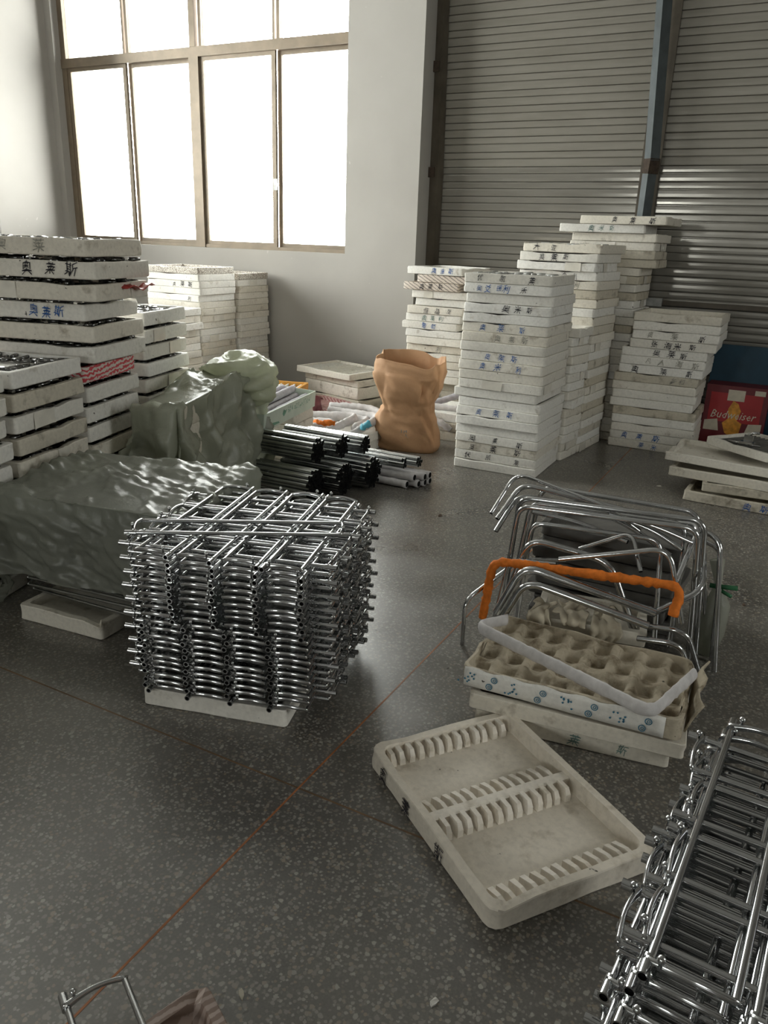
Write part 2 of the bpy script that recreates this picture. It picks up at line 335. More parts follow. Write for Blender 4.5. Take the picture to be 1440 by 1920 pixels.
def window(idx, x0, x1, z0, z1, y, mull):
    root = struct(link('window_%d' % idx, None, loc=((x0 + x1) / 2, y, z0)))
    ox, oy, oz = root.location
    def bar(name, a, c): return link(name, MB().box((a[0] - ox, a[1] - oy, a[2] - oz), (c[0] - ox, c[1] - oy, c[2] - oz)).data(name), 'window_bronze', root)
    zt0, zt1 = 3.29, 3.385
    bar('frame_jamb', (x0, y - .045, z0), (x0 + .075, y + .045, z1)); bar('frame_jamb', (x1 - .025, y - .045, z0), (x1, y + .045, z1))
    bar('frame_sill', (x0, y - .05, z0), (x1, y + .05, z0 + .035)); bar('transom', (x0, y - .055, zt0), (x1, y + .055, zt1)); bar('frame_head', (x0, y - .05, z1 - .06), (x1, y + .05, z1))
    cm, ql, qr = mull
    bar('mullion', (cm - .075, y - .06, z0), (cm + .055, y + .06, zt0)); bar('mullion', (cm - .055, y - .06, zt1), (cm + .02, y + .06, z1))
    bar('mullion', (cm + .05, y - .03, zt1), (cm + .085, y + .03, z1))
    for q in (ql, qr):
        bar('mullion', (q - .035, y - .03, zt1), (q - .012, y + .03, z1)); bar('mullion', (q + .015, y - .03, zt1), (q + .05, y + .03, z1))
    # sliding sashes below the transom
    edges = [(x0 + .075, ql), (ql, cm - .075), (cm + .055, qr), (qr, x1 - .025)]
    for i, (a, c) in enumerate(edges):
        yy = y - .02 if i in (0, 2) else y + .02
        sash = link('sash', MB().box((a - ox, yy - .014 - oy, z0 + .035 - oz), (a + .05 - ox, yy + .014 - oy, zt0 - oz)).box((c - .05 - ox, yy - .014 - oy, z0 + .035 - oz), (c - ox, yy + .014 - oy, zt0 - oz))
                    .box((a + .05 - ox, yy - .014 - oy, z0 + .035 - oz), (c - .05 - ox, yy + .014 - oy, z0 + .075 - oz)).box((a + .05 - ox, yy - .014 - oy, zt0 - .04 - oz), (c - .05 - ox, yy + .014 - oy, zt0 - oz)).data('sash'), 'window_bronze', root)
        link('pane', MB().box((a + .05 - ox, yy - .003 - oy, z0 + .075 - oz), (c - .05 - ox, yy + .003 - oy, zt0 - .04 - oz)).data('pane'), 'window_glass', sash)
        if idx == 1 and i == 2:
            link('latch', MB().box((c - .02 - ox, yy - .045 - oy, 1.99 - oz), (c + .012 - ox, yy - .014 - oy, 2.1 - oz)).box((c - .004 - ox, yy - .06 - oy, 2.03 - oz), (c + .04 - ox, yy - .04 - oy, 2.05 - oz)).data('latch'), 'foil_grey', sash)
    for a, c in ((x0 + .075, ql - .035), (ql + .05, cm - .055), (cm + .085, qr - .035), (qr + .05, x1 - .025)):
        link('pane', MB().box((a - ox, -.003, zt1 - oz), (c - ox, .003, z1 - .06 - oz)).data('pane'), 'window_glass', root)
window(1, w1[0], w1[1], w1[2], w1[3], GLASS_Y, (-6.235, -7.235, -5.205))
def side_window(idx, y0, y1, wx=XL - .15):
    r = struct(link('window_%d' % idx, None, loc=(wx, (y0 + y1) / 2, 1.386))); h = (y1 - y0) / 2; z1 = 4.35 - 1.386
    link('frame', MB().box((-.04, -h, 0), (.04, -h + .06, z1)).box((-.04, h - .06, 0), (.04, h, z1)).box((-.04, -h + .06, 0), (.04, h - .06, .06)).box((-.04, -h + .06, z1 - .06), (.04, h - .06, z1)).data('frame'), 'window_bronze', r)
    link('transom', MB().box((-.05, -h + .06, 1.90), (.05, h - .06, 2.0)).data('transom'), 'window_bronze', r)
    for k in range(3): link('mullion', MB().box((-.05, -h / 2 * (k - 1) * 1 - .03, .06), (.05, -h / 2 * (k - 1) + .03, z1 - .06)).data('mullion'), 'window_bronze', r)
    ed = [-h + .06, -h / 2, 0, h / 2, h - .06]
    for k in range(4):
        for za, zb in ((.06, 1.9), (2.0, z1 - .06)): link('pane', MB().box((-.003, ed[k] + .03, za), (.003, ed[k + 1] - .03, zb)).data('pane'), 'window_glass', r)
side_window(2, *LWIN[0]); side_window(8, 1.6, 2.8, XR + .15)  # the last window is unseen, added to brighten sides facing right
for i, c in enumerate(RWX):
    r = struct(link('window_%d' % (i + 3), None, loc=(c, YB - .15, 1.6)))
    link('frame', MB().box((-.6, -.03, 0), (-.54, .03, 1.4)).box((.54, -.03, 0), (.6, .03, 1.4)).box((-.54, -.03, 0), (.54, .03, .06)).box((-.54, -.03, 1.34), (.54, .03, 1.4)).box((-.03, -.03, .06), (.03, .03, 1.34)).data('frame'), 'window_bronze', r)
    link('pane', MB().box((-.54, -.003, .06), (-.03, .003, 1.34)).data('pane'), 'window_glass', r)
    link('pane', MB().box((.03, -.003, .06), (.54, .003, 1.34)).data('pane'), 'window_glass', r)

# roller shutters, slat by slat
PITCHS = 0.1275
prof = [(0.014, 0.0), (0.001, 0.004), (-.0005, 0.010), (-.0012, 0.034), (-.0005, 0.058), (0.001, 0.064), (0.013, 0.067), (0.013, 0.070), (0.001, 0.074), (-.0005, 0.080), (-.001, 0.098), (-.0005, 0.117), (0.001, 0.1235), (0.014, 0.1275)]
def slat_data(x0, x1, mat):
    nx = 2; xs = [x0 + (x1 - x0) * i / (nx - 1) for i in range(nx)]; n = len(prof)
    vs = [(x, y, z) for x in xs for y, z in prof]
    fs = [(i * n + k, (i + 1) * n + k, (i + 1) * n + k + 1, i * n + k + 1) for i in range(nx - 1) for k in range(n - 1)]
    vs += [(x0, .02, 0), (x1, .02, 0), (x1, .02, PITCHS), (x0, .02, PITCHS)]; q = n * nx
    fs += [(q + 3, q + 2, q + 1, q)]
    me = mesh('slat', vs, fs); me.materials.append(MATS[mat]); return me
for si, (x0, x1, lab) in enumerate(((-3.44, -1.43, 'ribbed grey steel roller shutter left of the blue-grey post'), (-1.43, 3.2, 'ribbed grey steel roller shutter right of the blue-grey post'))):
    root = link('roller_shutter', None, loc=((x0 + x1) / 2, SHUT_Y, 0)); tag(root, lab, 'shutter')
    root['kind'] = 'structure'
    sds = [slat_data(x0 - (x0 + x1) / 2, x1 - (x0 + x1) / 2, q) for q in ('shutter_steel_new', 'shutter_steel')]
    z = 0.045
    while z < 4.2:
        o = link('slat', sds[z > 2.14], None, root, loc=(0, random.uniform(-.001, .001), z)); o.rotation_euler.x = R(random.uniform(-.35, .35)); z += PITCHS
    link('bottom_bar', MB().box((x0 - (x0 + x1) / 2, -.02, 0), (x1 - (x0 + x1) / 2, .02, .045)).data('bottom_bar'), 'post_blue_grey', root)
    if si == 1:
        link('lock_bar', MB().box((-2.05, -.03, 1.075), (1.2, -.006, 1.115)).data('lock_bar'), 'track_brown', root)
        link('lock_plate', MB().box((-2.20, -.022, 1.06), (-2.06, -.006, 1.13)).data('lock_plate'), 'foil_grey', root)
# guide track, bent at the middle
b = MB()
tp = [(-3.475, 4.25), (-3.43, 2.16), (-3.44, 0)]
for (xa, za), (xb, zb) in zip(tp[:-1], tp[1:]):
    vs = [(xa - .06, 7.44, za), (xa + .045, 7.40, za), (xa + .06, 7.49, za), (xa - .06, 7.55, za), (xb - .06, 7.44, zb), (xb + .045, 7.40, zb), (xb + .06, 7.49, zb), (xb - .06, 7.55, zb)]
    b.add(vs, [(0, 1, 5, 4), (1, 2, 6, 5), (2, 3, 7, 6), (3, 0, 4, 7), (3, 2, 1, 0), (4, 5, 6, 7)])
tr = link('shutter_track', b.data('shutter_track'), 'track_brown'); tr['kind'] = 'structure'; tag(tr, 'bent brown steel guide track at left edge of the shutter', 'shutter track')
for z in (2.12, 3.02): link('bracket', MB().box((-3.55, 7.40, z), (-3.43, 7.45, z + .09)).data('bracket'), 'rust_dark', tr)
po = link('shutter_post', None, loc=(-1.42, 7.39, 0)); po['kind'] = 'structure'; tag(po, 'blue-grey steel post between the two roller shutters', 'post')
link('light_gap_filler', MB().box((-.09, .085, 0), (.07, .10, 4.25)).data('light_gap_filler'), 'track_brown', po)  # filler strip added to stop daylight leaking between the shutters
b = MB().sweep([(0, 0, 0), (.005, 0, 2.16)], .058, 4); link('lower_tube', b.data('lower_tube'), 'post_blue_grey', po)
b = MB().sweep([(.012, -.01, 2.24), (-.105, -.02, 4.25)], .062, 4); link('upper_tube', b.data('upper_tube'), 'post_blue_grey', po)
b = MB().sweep([(.004, 0, 2.14), (.012, -.005, 2.26)], .068, 4); link('rusty_joint', b.data('rusty_joint'), 'rust_dark', po)

# ------------------------------------------------------------------ handwriting
GLY = {}
def glyph(ch):
    if ch in GLY: return GLY[ch]
    cu = bpy.data.curves.new('g', 'FONT'); cu.body = ch; cu.size = 1.0; cu.resolution_u = 1; cu.offset = 0.0
    o = bpy.data.objects.new('g', cu); COL.objects.link(o)
    dg = bpy.context.evaluated_depsgraph_get(); me = o.evaluated_get(dg).to_mesh()
    vs = [v.co.copy() for v in me.vertices]; fs = [tuple(p.vertices) for p in me.polygons]
    o.evaluated_get(dg).to_mesh_clear(); bpy.data.objects.remove(o); bpy.data.curves.remove(cu)
    if vs:
        x0 = min(v.x for v in vs); x1 = max(v.x for v in vs); y0 = min(v.y for v in vs); y1 = max(v.y for v in vs); s = max(x1 - x0, y1 - y0) or 1
        vs = [((v.x - (x0 + x1) / 2) / s, (v.y - (y0 + y1) / 2) / s) for v in vs]
    GLY[ch] = (vs, fs); return GLY[ch]
def writing(chars, size, pos, m, rnd, hand=True):
    """flat glyph mesh; pos = x of each glyph along the face; m maps (x, up, out) face coordinates"""
    b = MB()
    for ch, px in zip(chars, pos):
        vs, fs = glyph(ch)
        if not vs: continue
        s = size * rnd.uniform(.85, 1.15) if hand else size; sk = rnd.uniform(.05, .3) if hand else 0; ro = rnd.uniform(-.18, .12) if hand else 0; sx = rnd.uniform(.8, 1.05) if hand else 1
        dy = rnd.uniform(-.1, .1) * size if hand else 0; ph = rnd.uniform(0, 9)
        out = []
        for x, y in vs:
            if hand: x, y = x + .05 * math.sin(y * 7 + ph), y + .05 * math.sin(x * 6 + ph * 2)
            x, y = (x + sk * y) * sx, y + ro * x
            out.append(m @ Vector((px + x * s, dy + y * s, 0)))
        b.add(out, fs)
    return b

# ------------------------------------------------------------------ trays
def rrect(w, d, r, cs=3, nx=5, ny=5):
    pts = []
    hw, hd = w / 2 - r, d / 2 - r
    for cx, cy, a0 in ((hw, hd, 0), (-hw, hd, 90), (-hw, -hd, 180), (hw, -hd, 270)):
        for k in range(cs + 1):
            a = R(a0 + 90 * k / cs); pts.append((cx + r * math.cos(a), cy + r * math.sin(a)))
        nxt = {0: (-hw, hd + r), 90: (-hw - r, -hd), 180: (hw, -hd - r), 270: (hw + r, hd)}[a0]
        n = nx if a0 in (0, 180) else ny; p = pts[-1]
        for k in range(1, n): pts.append((p[0] + (nxt[0] - p[0]) * k / n, p[1] + (nxt[1] - p[1]) * k / n))
    return pts
def tray_data(w, d, h, seed, rim=.028, depth=.035, r=.014, rough=.0022, wear=1.0):
    rnd = random.Random(seed); pts = rrect(w, d, r); n = len(pts)
    lev = [(.004, 0), (0, .07 * h), (0, .40 * h), (0, .75 * h), (.0005, .955 * h), (.003, h), (rim, h), (rim + .006, h - depth)]
    off = Vector((seed * 3.1, seed * 1.7, 0)); vs = []
    for li, (ins, z) in enumerate(lev):
        for (x, y) in pts:
            fx = (w / 2 - ins) / (w / 2); fy = (d / 2 - ins) / (d / 2)
            nv = noise.noise(Vector((x * 9, y * 9, z * 30)) + off); nz = noise.noise(Vector((x * 6, y * 6, 5)) + off)
            nz2 = noise.noise(Vector((x * 22, y * 22, 9)) + off)
            k = 1 + nv * rough * 2 / max(abs(x), abs(y), .05)
            dz = (nz * .0035 + nz2 * .003) * wear if 4 <= li <= 6 else (max(0, nz) * .003 * wear if li == 0 else 0)
            if 4 <= li <= 6 and nz2 > .42: dz -= .010 * wear
            vs.append((x * fx * k, y * fy * k, z + dz))
    fs = [(l * n + k, l * n + (k + 1) % n, (l + 1) * n + (k + 1) % n, (l + 1) * n + k) for l in range(len(lev) - 1) for k in range(n)]
    fs += [tuple(range(n - 1, -1, -1)), tuple((len(lev) - 1) * n + k for k in range(n))]
    me = mesh('foam_tray', vs, fs, True)
    try: me.set_sharp_from_angle(angle=R(32))
    except Exception: pass
    return me
TCACHE = {}
def tray_variant(w, d, h, k, mat, **kw):
    key = (w, d, h, k, mat)
    if key not in TCACHE:
        me = tray_data(w, d, h, k * 7 + int(w * 100) + int(h * 1000), **kw); me.materials.append(MATS[mat]); TCACHE[key] = me
    return TCACHE[key]
def face_matrix(side, w, d, h, out=.004):
    """face frame of a tray: x along the face, y up, z outwards"""
    if side == 'front': return Matrix(((1, 0, 0, 0), (0, 0, -1, -d / 2 - out), (0, 1, 0, h / 2), (0, 0, 0, 1)))
    if side == 'right': return Matrix(((0, 0, 1, w / 2 + out), (1, 0, 0, 0), (0, 1, 0, h / 2), (0, 0, 0, 1)))
    return Matrix(((0, 0, -1, -w / 2 - out), (-1, 0, 0, 0), (0, 1, 0, h / 2), (0, 0, 0, 1)))
def add_writing(o, side, w, d, h, text, ink, rnd, pos=None, size=None):
    L = w if side == 'front' else d
    if pos is None:
        n = len(text); sp = L * rnd.uniform(.16, .24); c0 = L * rnd.uniform(-.12, .05); pos = [c0 + (i - (n - 1) / 2) * sp for i in range(n)]
    for ch, p_ in zip(text, pos):
        mb = writing(ch, size or h * .74, [p_], face_matrix(side, w, d, h, .003), rnd)
        link('handwritten_character', mb.data('handwritten_character'), ink, o)
def add_tape(o, side, w, d, h, x, wid, rnd, mat='tape_clear'):
    m = face_matrix(side, w, d, h, .0035)
    b = MB(); n = 5; vs = []
    for i in range(n + 1):
        u = x - wid / 2 + wid * i / n
        for v in (-.48, -.1, .25, .49): vs.append(m @ Vector((u + rnd.uniform(-.004, .004), v * h + rnd.uniform(-.002, .002), rnd.uniform(0, .0025))))
    b.add(vs, [(i * 4 + k, (i + 1) * 4 + k, (i + 1) * 4 + k + 1, i * 4 + k + 1) for i in range(n) for k in range(3)])
    return link('tape_strip', b.data('tape_strip', True), mat, o)
def contents(o_loc, rz, w, d, z, rnd, label, tall=.022, mat='chrome_gap_shade', group='chrome fittings packed in the left pile'):
    """chrome fittings packed in a tray, by default coloured as dark as gap shade, too small to pick apart"""
    b = MB(); nx = max(3, int(w / .055)); ny = max(3, int(d / .055))
    for i in range(nx):
        for j in range(ny):
            if 1 < i < nx - 2 and 1 < j < ny - 2: continue
            x = -w / 2 + .04 + (w - .08) * i / (nx - 1); y = -d / 2 + .04 + (d - .08) * j / (ny - 1); a = rnd.uniform(-.5, .5) + (0 if rnd.random() < .6 else 1.4)
            rr = rnd.uniform(.008, .013); zz = z - .03 + rnd.uniform(.006, tall + .012)
            c, s = math.cos(a) * .03, math.sin(a) * .03
            b.sweep([(x - c, y - s, zz), (x + c, y + s, zz + rnd.uniform(-.004, .004))], rr, 6)
    ob = link('chrome_fittings', b.data('chrome_fittings', True), mat, loc=(o_loc[0], o_loc[1], o_loc[2]), rot=(0, 0, rz))
    ob['kind'] = 'stuff'; tag(ob, label, 'fittings', group); return ob

def stack(desc, cx, cy, rz, w, d, h, n, pitch=None, z0=0.0, ink={}, mats=('foam_white',), jit=.012, seed=1, offs={}, special={}, fill=False, side='front', tapes=.25, group=None, hvar=.0, lead='white'):
    """n trays; keys of ink / offs / special count from the top (0 = topmost)"""
    rnd = random.Random(seed); pitch = pitch or h + .0015; objs = []
    z = z0
    for k in range(n):
        it = n - 1 - k
        mat = special.get(it) or rnd.choice(mats)
        ox, oy, orz = offs.get(it, (0, 0, 0))
        ox += rnd.uniform(-jit, jit); oy += rnd.uniform(-jit, jit); orz += rnd.uniform(-1.2, 1.2)
        x = cx + ox * math.cos(rz) - oy * math.sin(rz); y = cy + ox * math.sin(rz) + oy * math.cos(rz)
        o = link('foam_tray', tray_variant(w, d, h, rnd.randrange(6), mat), loc=(x, y, z), rot=(0, 0, rz + R(orz)))
        traits = []
        if it in ink:
            for txt, col, sd, pos in ink[it]:
                add_writing(o, sd, w, d, h, txt, col, rnd, pos)
            traits.append({'ink_black': 'black handwriting', 'ink_blue': 'blue handwriting', 'ink_green': 'green handwriting', 'ink_faded': 'faded handwriting'}[ink[it][0][1]])
        elif mat.startswith('print'): traits.append({'print_red_stripe': 'red striped wrapping', 'print_diagonal': 'diagonally printed wrapping', 'print_speckle': 'dark speckled wrapping'}[mat])
        if rnd.random() < tapes * .6 and not mat.startswith('print') and it not in ink:
            for sd in ('front', 'right'):
                L = w if sd == 'front' else d
                add_tape(o, sd, w, d, h, L * rnd.uniform(-.3, .3), L * rnd.uniform(.12, .3), rnd)
            traits.append('clear tape')
        lab = '%s foam tray %s %s' % (ORD[it] if lead == 'white' else ORD[it], 'down' if False else 'from the top of', desc)
        if it == 0: lab = 'topmost foam tray of ' + desc
        t = ', ' + traits[0] if traits else ''
        if len((lab + t).split()) <= 16: lab += t
        tag(o, lab, 'tray', group or desc)
        if fill and it < n - 1 + 1:
            contents((x, y, z), rz + R(orz), w - .03, d - .03, h, rnd, 'shade-darkened chrome fittings lying in the %s tray of %s' % (ORD[it], desc), pitch - h + .006 if it else .012)
        objs.append(o); z += pitch
    return objs
FW = ('foam_white', 'foam_white', 'foam_aged'); FD = ('foam_aged', 'foam_dusty', 'foam_white'); FY = ('foam_aged', 'foam_dusty')
K, B_, G_, Fd = 'ink_black', 'ink_blue', 'ink_green', 'ink_faded'
# tall front stack (21 trays)
stack('the tall front stack beside the kraft bag', -1.795, 5.405, 0, .61, .575, .0635, 21, .0645, 0, {
    0: [('优凯莱', K, 'front', [-.19, -.03, .17])], 1: [('奥爻珊利', B_, 'front', [-.19, -.13, -.05, 0.0]), ('禾', K, 'front', [.12])], 3: [('奥米斯', K, 'front', [0.0, .08, .16])],
    5: [('奥莱斯', B_, 'front', [-.15, -.02, .13])], 6: [('奥莱斯', Fd, 'front', [-.04, .06, .15])], 8: [('奥莱斯', B_, 'front', [-.10, 0, .09])], 9: [('奥米利', B_, 'front', [-.12, -.01, .14])],
    14: [('奥莱斯', B_, 'front', [-.13, .0, .10])], 17: [('奥莱斯', K, 'front', [-.17, .0, .18])], 18: [('奥莱斯', K, 'front', [-.17, -.01, .17])], 19: [('伏凯莱', K, 'front', [-.2, -.04, .17])]},
    ('foam_white', 'foam_white', 'foam_white', 'foam_aged'), .008, 3, {2: (.01, .01, 2), 15: (.012, -.012, 0), 12: (-.02, 0, -1)}, group='tall front tray stack')
# low stack squeezed behind it
stack('the low stack behind the tall front stack', -1.71, 5.895, R(-9), .55, .30, .064, 15, .0655, 0, {}, FW, .012, 5, {0: (.01, .01, 4), 8: (.02, .01, 6)}, tapes=.5, group='low tray stack behind')
# dusty stack behind
stack('the dusty middle stack before the shutter', -1.70, 6.30, R(-6), .63, .50, .0635, 24, .065, 0, {1: [('奥莱斯', K, 'front', [-.13, -.03, .06])], 0: [('大亚', K, 'front', [-.2, -.06])], 3: [('今八', K, 'front', [.06, .14])], 4: [('利', Fd, 'front', [.15])]},
      FD, .012, 8, {0: (.0, 0, -2), 1: (-.012, -.03, 0), 2: (-.015, -.03, 1), 3: (.0, .0, 0)}, tapes=.5, group='dusty middle tray stack')
# tallest stack against the shutter
stack('the tallest stack touching the shutter', -1.58, 6.88, R(-2), .68, .50, .0615, 28, .0635, 0, {0: [('奥莱斯', K, 'front', [-.06, .08, .23])], 1: [('奥米斯', G_, 'front', [-.08, .0, .08])]},
      FD, .015, 9, {0: (.17, -.04, -2), 1: (.0, -.04, 1), 2: (.10, 0, 0), 3: (.08, .02, 1), 4: (.11, 0, 0), 5: (.10, 0, 2)}, tapes=.4, group='tallest tray stack')
# stack behind the kraft bag
stack('the ragged stack behind the kraft bag', -2.895, 6.72, 0, .54, .58, .0635, 15, .0665, .335, {0: [('奥珊斯', B_, 'front', [0, .08, .16])], 2: [('奥莱斯', K, 'front', [-.08, .0, .1])], 5: [('恒晶度', K, 'front', [-.08, .03, .14])], 6: [('奥莱利', G_, 'front', [-.08, .0, .08])],
      7: [('葡萄', B_, 'front', [-.05, .04])], 10: [('利', Fd, 'front', [.05])]},
      FW, .02, 12, {0: (0, 0, -3), 1: (.08, 0, 0), 2: (-.05, -.02, -2), 3: (.01, 0, 0), 4: (.03, .02, 0), 6: (-.02, 0, 0), 7: (-.06, 0, 0)}, {1: 'print_diagonal', 2: 'print_diagonal'}, group='ragged tray stack')
# stack at the right before the shutter: lower and shifted upper part
stack('the stepped stack left of the red carton', -.95, 6.70, 0, .64, .53, .066, 16, .0675, 0, {2: [('奥莱', Fd, 'front', [-.18, .0]), ('斯', K, 'front', [.2])], 3: [('张海米斯', K, 'front', [-.13, -.03, .04, .15])], 4: [('奥莱斯', K, 'front', [-.05, .06, .15])], 5: [('凡人海斯', Fd, 'front', [-.1, .0, .13, .25])],
      6: [('奥莱斯', K, 'front', [-.19, .03, .22])], 7: [('乡和', Fd, 'front', [.14, .2])], 14: [('奥莱斯', B_, 'front', [-.2, -.08, .05])], 15: [('莱米', B_, 'front', [-.05, .05])]},
      ('foam_aged', 'foam_white', 'foam_dusty'), .008, 15, {0: (.075, 0, -1), 1: (.07, 0, 0), 2: (.065, 0, 0), 3: (.05, 0, 0), 7: (-.02, 0, 0), 8: (-.03, 0, 0), 9: (-.03, 0, 0), 10: (-.03, 0, 0)}, tapes=.2, group='stepped tray stack')

contents((-1.795, 5.405, 20 * .0645), 0, .57, .53, .0635, random.Random(51), 'pale wrapped fittings filling the topmost tray of the tall front stack', .012, 'foil_grey', 'fittings in the stacks at the shutter')
contents((-1.70, 6.30, 23 * .065), R(-6), .58, .46, .0635, random.Random(52), 'pale fittings filling the topmost tray of the dusty middle stack', .012, 'foil_grey', 'fittings in the stacks at the shutter')
# messy pile at the right edge
def single(label, cx, cy, z, rz, w, d, h, mat, k=0, group=None, tilt=(0, 0), name='foam_tray', cat='tray', **kw):
    o = link(name, tray_variant(w, d, h, k, mat, **kw), loc=(cx, cy, z), rot=(R(tilt[0]), R(tilt[1]), R(rz))); tag(o, label, cat, group); return o
rn = random.Random(77)
gp = 'messy tray pile at the right edge'
o = single('grey-white tray at the bottom of the messy pile by the right edge', -.17, 5.47, 0, -3, .66, .52, .062, 'foam_dusty', 1, gp); add_writing(o, 'front', .66, .52, .062, '奥斯', B_, rn, [.06, .16])
single('dark grey tray second from the bottom of the messy right-hand pile', -.12, 5.55, .064, 4, .62, .5, .055, 'foam_dusty', 2, gp)
single('cracked tray third from the bottom of the messy right-hand pile', -.26, 5.60, .122, -8, .70, .54, .06, 'foam_aged', 3, gp, (1.5, -1))
single('tray with a torn lip, second from the top of the right-hand pile', -.30, 5.66, .192, -4, .74, .55, .055, 'foam_aged', 4, gp, (-1, 1), wear=2.5)
o = single('small tray with ribs topping the messy pile, holding a chrome clip', -.13, 5.82, .262, -38, .52, .46, .055, 'foam_white', 5, gp, depth=.04); add_writing(o, 'left', .52, .46, .055, '奥莱斯', K, rn, [-.14, .0, .13])
for k in range(11): link('rib', MB().box((-.2 + k * .038, -.17, .016), (-.188 + k * .038, .17, .046)).data('rib'), 'foam_grey_sheet', o)
cl = link('metal_clip', None, loc=(-.23, 5.70, .318), rot=(0, 0, R(-20))); tag(cl, 'shiny chrome clip lying on the small ribbed tray', 'clip')
link('base_bar', MB().sweep([(-.11, 0, .004), (.11, 0, .004)], .007, 8).data('base_bar', True), 'chrome', cl)
link('plate', MB().box((-.03, -.012, .006), (.06, .03, .018)).box((-.015, .02, .018), (.045, .03, .06)).data('plate'), 'chrome', cl)
link('lever', MB().sweep([(.0, .03, .05), (.03, .05, .075), (.07, .05, .08)], .010, 8).data('lever', True), 'chrome', cl)

# ---- left piles (rotated with the rows)
LA = R(15); ux, uy = -math.sin(LA), math.cos(LA)
def left_col(desc, corner, w, d, h, n, pitch, **kw):
    # corner = front right corner on plan
    cx = corner[0] - w / 2 * math.cos(LA) - d / 2 * math.sin(LA); cy = corner[1] - w / 2 * math.sin(LA) + d / 2 * math.cos(LA)
    return stack(desc, cx, cy, LA, w, d, h, n, pitch, **kw)
cB = Vector((-2.945, 2.185)); step = .60
cC = Vector((-3.125, 2.745)); cD = cC + Vector((ux, uy)) * .60; cA = cB - Vector((ux, uy)) * .60
left_col('the pile cut by the left frame edge', cA, .6, .56, .074, 10, .098, seed=21, mats=FW, fill=True, group='left pile trays', tapes=.6)
left_col('the left pile nearest the covered racks', cB, .6, .52, .074, 10, .098, seed=22, mats=FD, fill=True, group='left pile trays', tapes=.8, offs={0: (0, 0, 0)})
left_col('the high left pile below the window', cC, .68, .50, .079, 15, .1015, seed=23, mats=('foam_white', 'foam_aged'), fill=True, group='left pile trays', special={6: 'print_red_stripe'}, tapes=.5,
         ink={1: [('奥莱斯', K, 'front', [-.02, .11, .22])], 3: [('奥莱斯', B_, 'front', [.06, .13, .2])], 0: [('奥莱', Fd, 'front', [-.1, .1])]},
         offs={0: (.12, -.08, 0), 1: (.14, -.08, -1), 2: (.14, -.07, 2), 3: (.02, 0, 0), 4: (.05, 0, 2), 5: (.06, 0, 0)})
left_col('the left pile just behind the high one', cD, .6, .52, .074, 12, .094, seed=24, mats=FW, fill=True, group='left pile trays', tapes=.6)
# red film sticking out of the third tray of the high pile
b = MB(); vs = []
for i in range(9):
    for j in range(4): vs.append((i * .03, j * .02 - .03, .012 + .012 * math.sin(i * 1.1) + .006 * math.cos(j * 2 + i)))
b.add(vs, [(i * 4 + j, (i + 1) * 4 + j, (i + 1) * 4 + j + 1, i * 4 + j + 1) for i in range(8) for j in range(3)])
o = link('red_film', b.data('red_film', True), 'red_film', loc=(-3.02, 2.95, 1.263), rot=(0, 0, R(105))); m_ = o.modifiers.new('t', 'SOLIDIFY'); m_.thickness = .004
tag(o, 'crumpled red film poking out near the top of the high left pile', 'film')
# by the window wall
stack('the tray stack in the corner under the window', -5.53, 6.88, 0, .66, .50, .0635, 18, .0645, 0, {}, FW, .008, 31, {9: (.02, 0, 0)}, {0: 'print_speckle'}, group='window wall trays', tapes=.6)
stack('the stack with handwriting under the window', -5.56, 6.32, 0, .68, .54, .0635, 19, .0645, 0, {2: [('奥莱斯', K, 'front', [.02, .12, .22])], 4: [('利', K, 'front', [.22])]}, FW, .008, 32, {}, {0: 'print_speckle'}, group='window wall trays', tapes=.5)
stack('the lower stack before the handwritten window stack', -5.50, 5.74, R(2), .66, .50, .0635, 13, .066, 0, {}, FW, .012, 33, {2: (.02, 0, 3)}, group='window wall trays', tapes=.5)

# ------------------------------------------------------------------ ribbed trays lying open
def ribbed_tray(label, cx, cy, z, rz, w, d, h, mat, n, group=None, k=0):
    o = single(label, cx, cy, z, rz, w, d, h, mat, k, group, depth=h * .7)
    me = MB().box((-.006, -d / 2 + .035, 0), (.006, d / 2 - .035, h * .36)).data('rib'); me.materials.append(MATS['foam_white'])
    link('pulp_liner', MB().box((-w / 2 + .035, -d / 2 + .035, h * .3), (w / 2 - .035, d / 2 - .035, h * .46)).data('pulp_liner'), 'pulp_shaded', o)  # real pulp floor, its colour darkened as shade between the ribs
    for i in range(n): link('rib', me, None, o, loc=(-w / 2 + .06 + (w - .12) * i / (n - 1), 0, h * .42))
    return o
S8 = 'trays lying against the wall'
single('thick cream tray under the ribbed one against the wall, at the bottom', -3.85, 6.62, .115, -15, .74, .54, .11, 'foam_aged', 1, S8, r=.015)
single('cream tray between the ribbed tray and the bottom one by the wall', -3.86, 6.63, .228, -15, .74, .54, .058, 'foam_aged', 2, S8)
ribbed_tray('open ribbed cream tray on top of the low pile against the wall', -3.93, 6.60, .288, -14, .74, .56, .058, 'foam_aged', 13, S8, 3)
single('dusty tray on the floor beneath the low pile by the wall', -3.84, 6.62, 0, -15, .76, .56, .11, 'foam_dusty', 4, S8)
single('flat tray wrapped in pink patterned paper before the low wall pile', -3.70, 6.05, 0, -17, .82, .42, .10, 'print_pink', 1, None, r=.04)
for k in range(2): single(['tray on the floor under the orange-sided tray', 'cream tray directly under the orange-sided tray'][k], -4.22, 5.70, k * .095, 0, .62, .5, .092, 'foam_aged', k + 2, 'trays under the orange-sided one')
ribbed_tray('open tray with bright orange paper sides and pale ribs', -4.20, 5.74, .19, 18, .62, .48, .075, 'orange_print', 9)

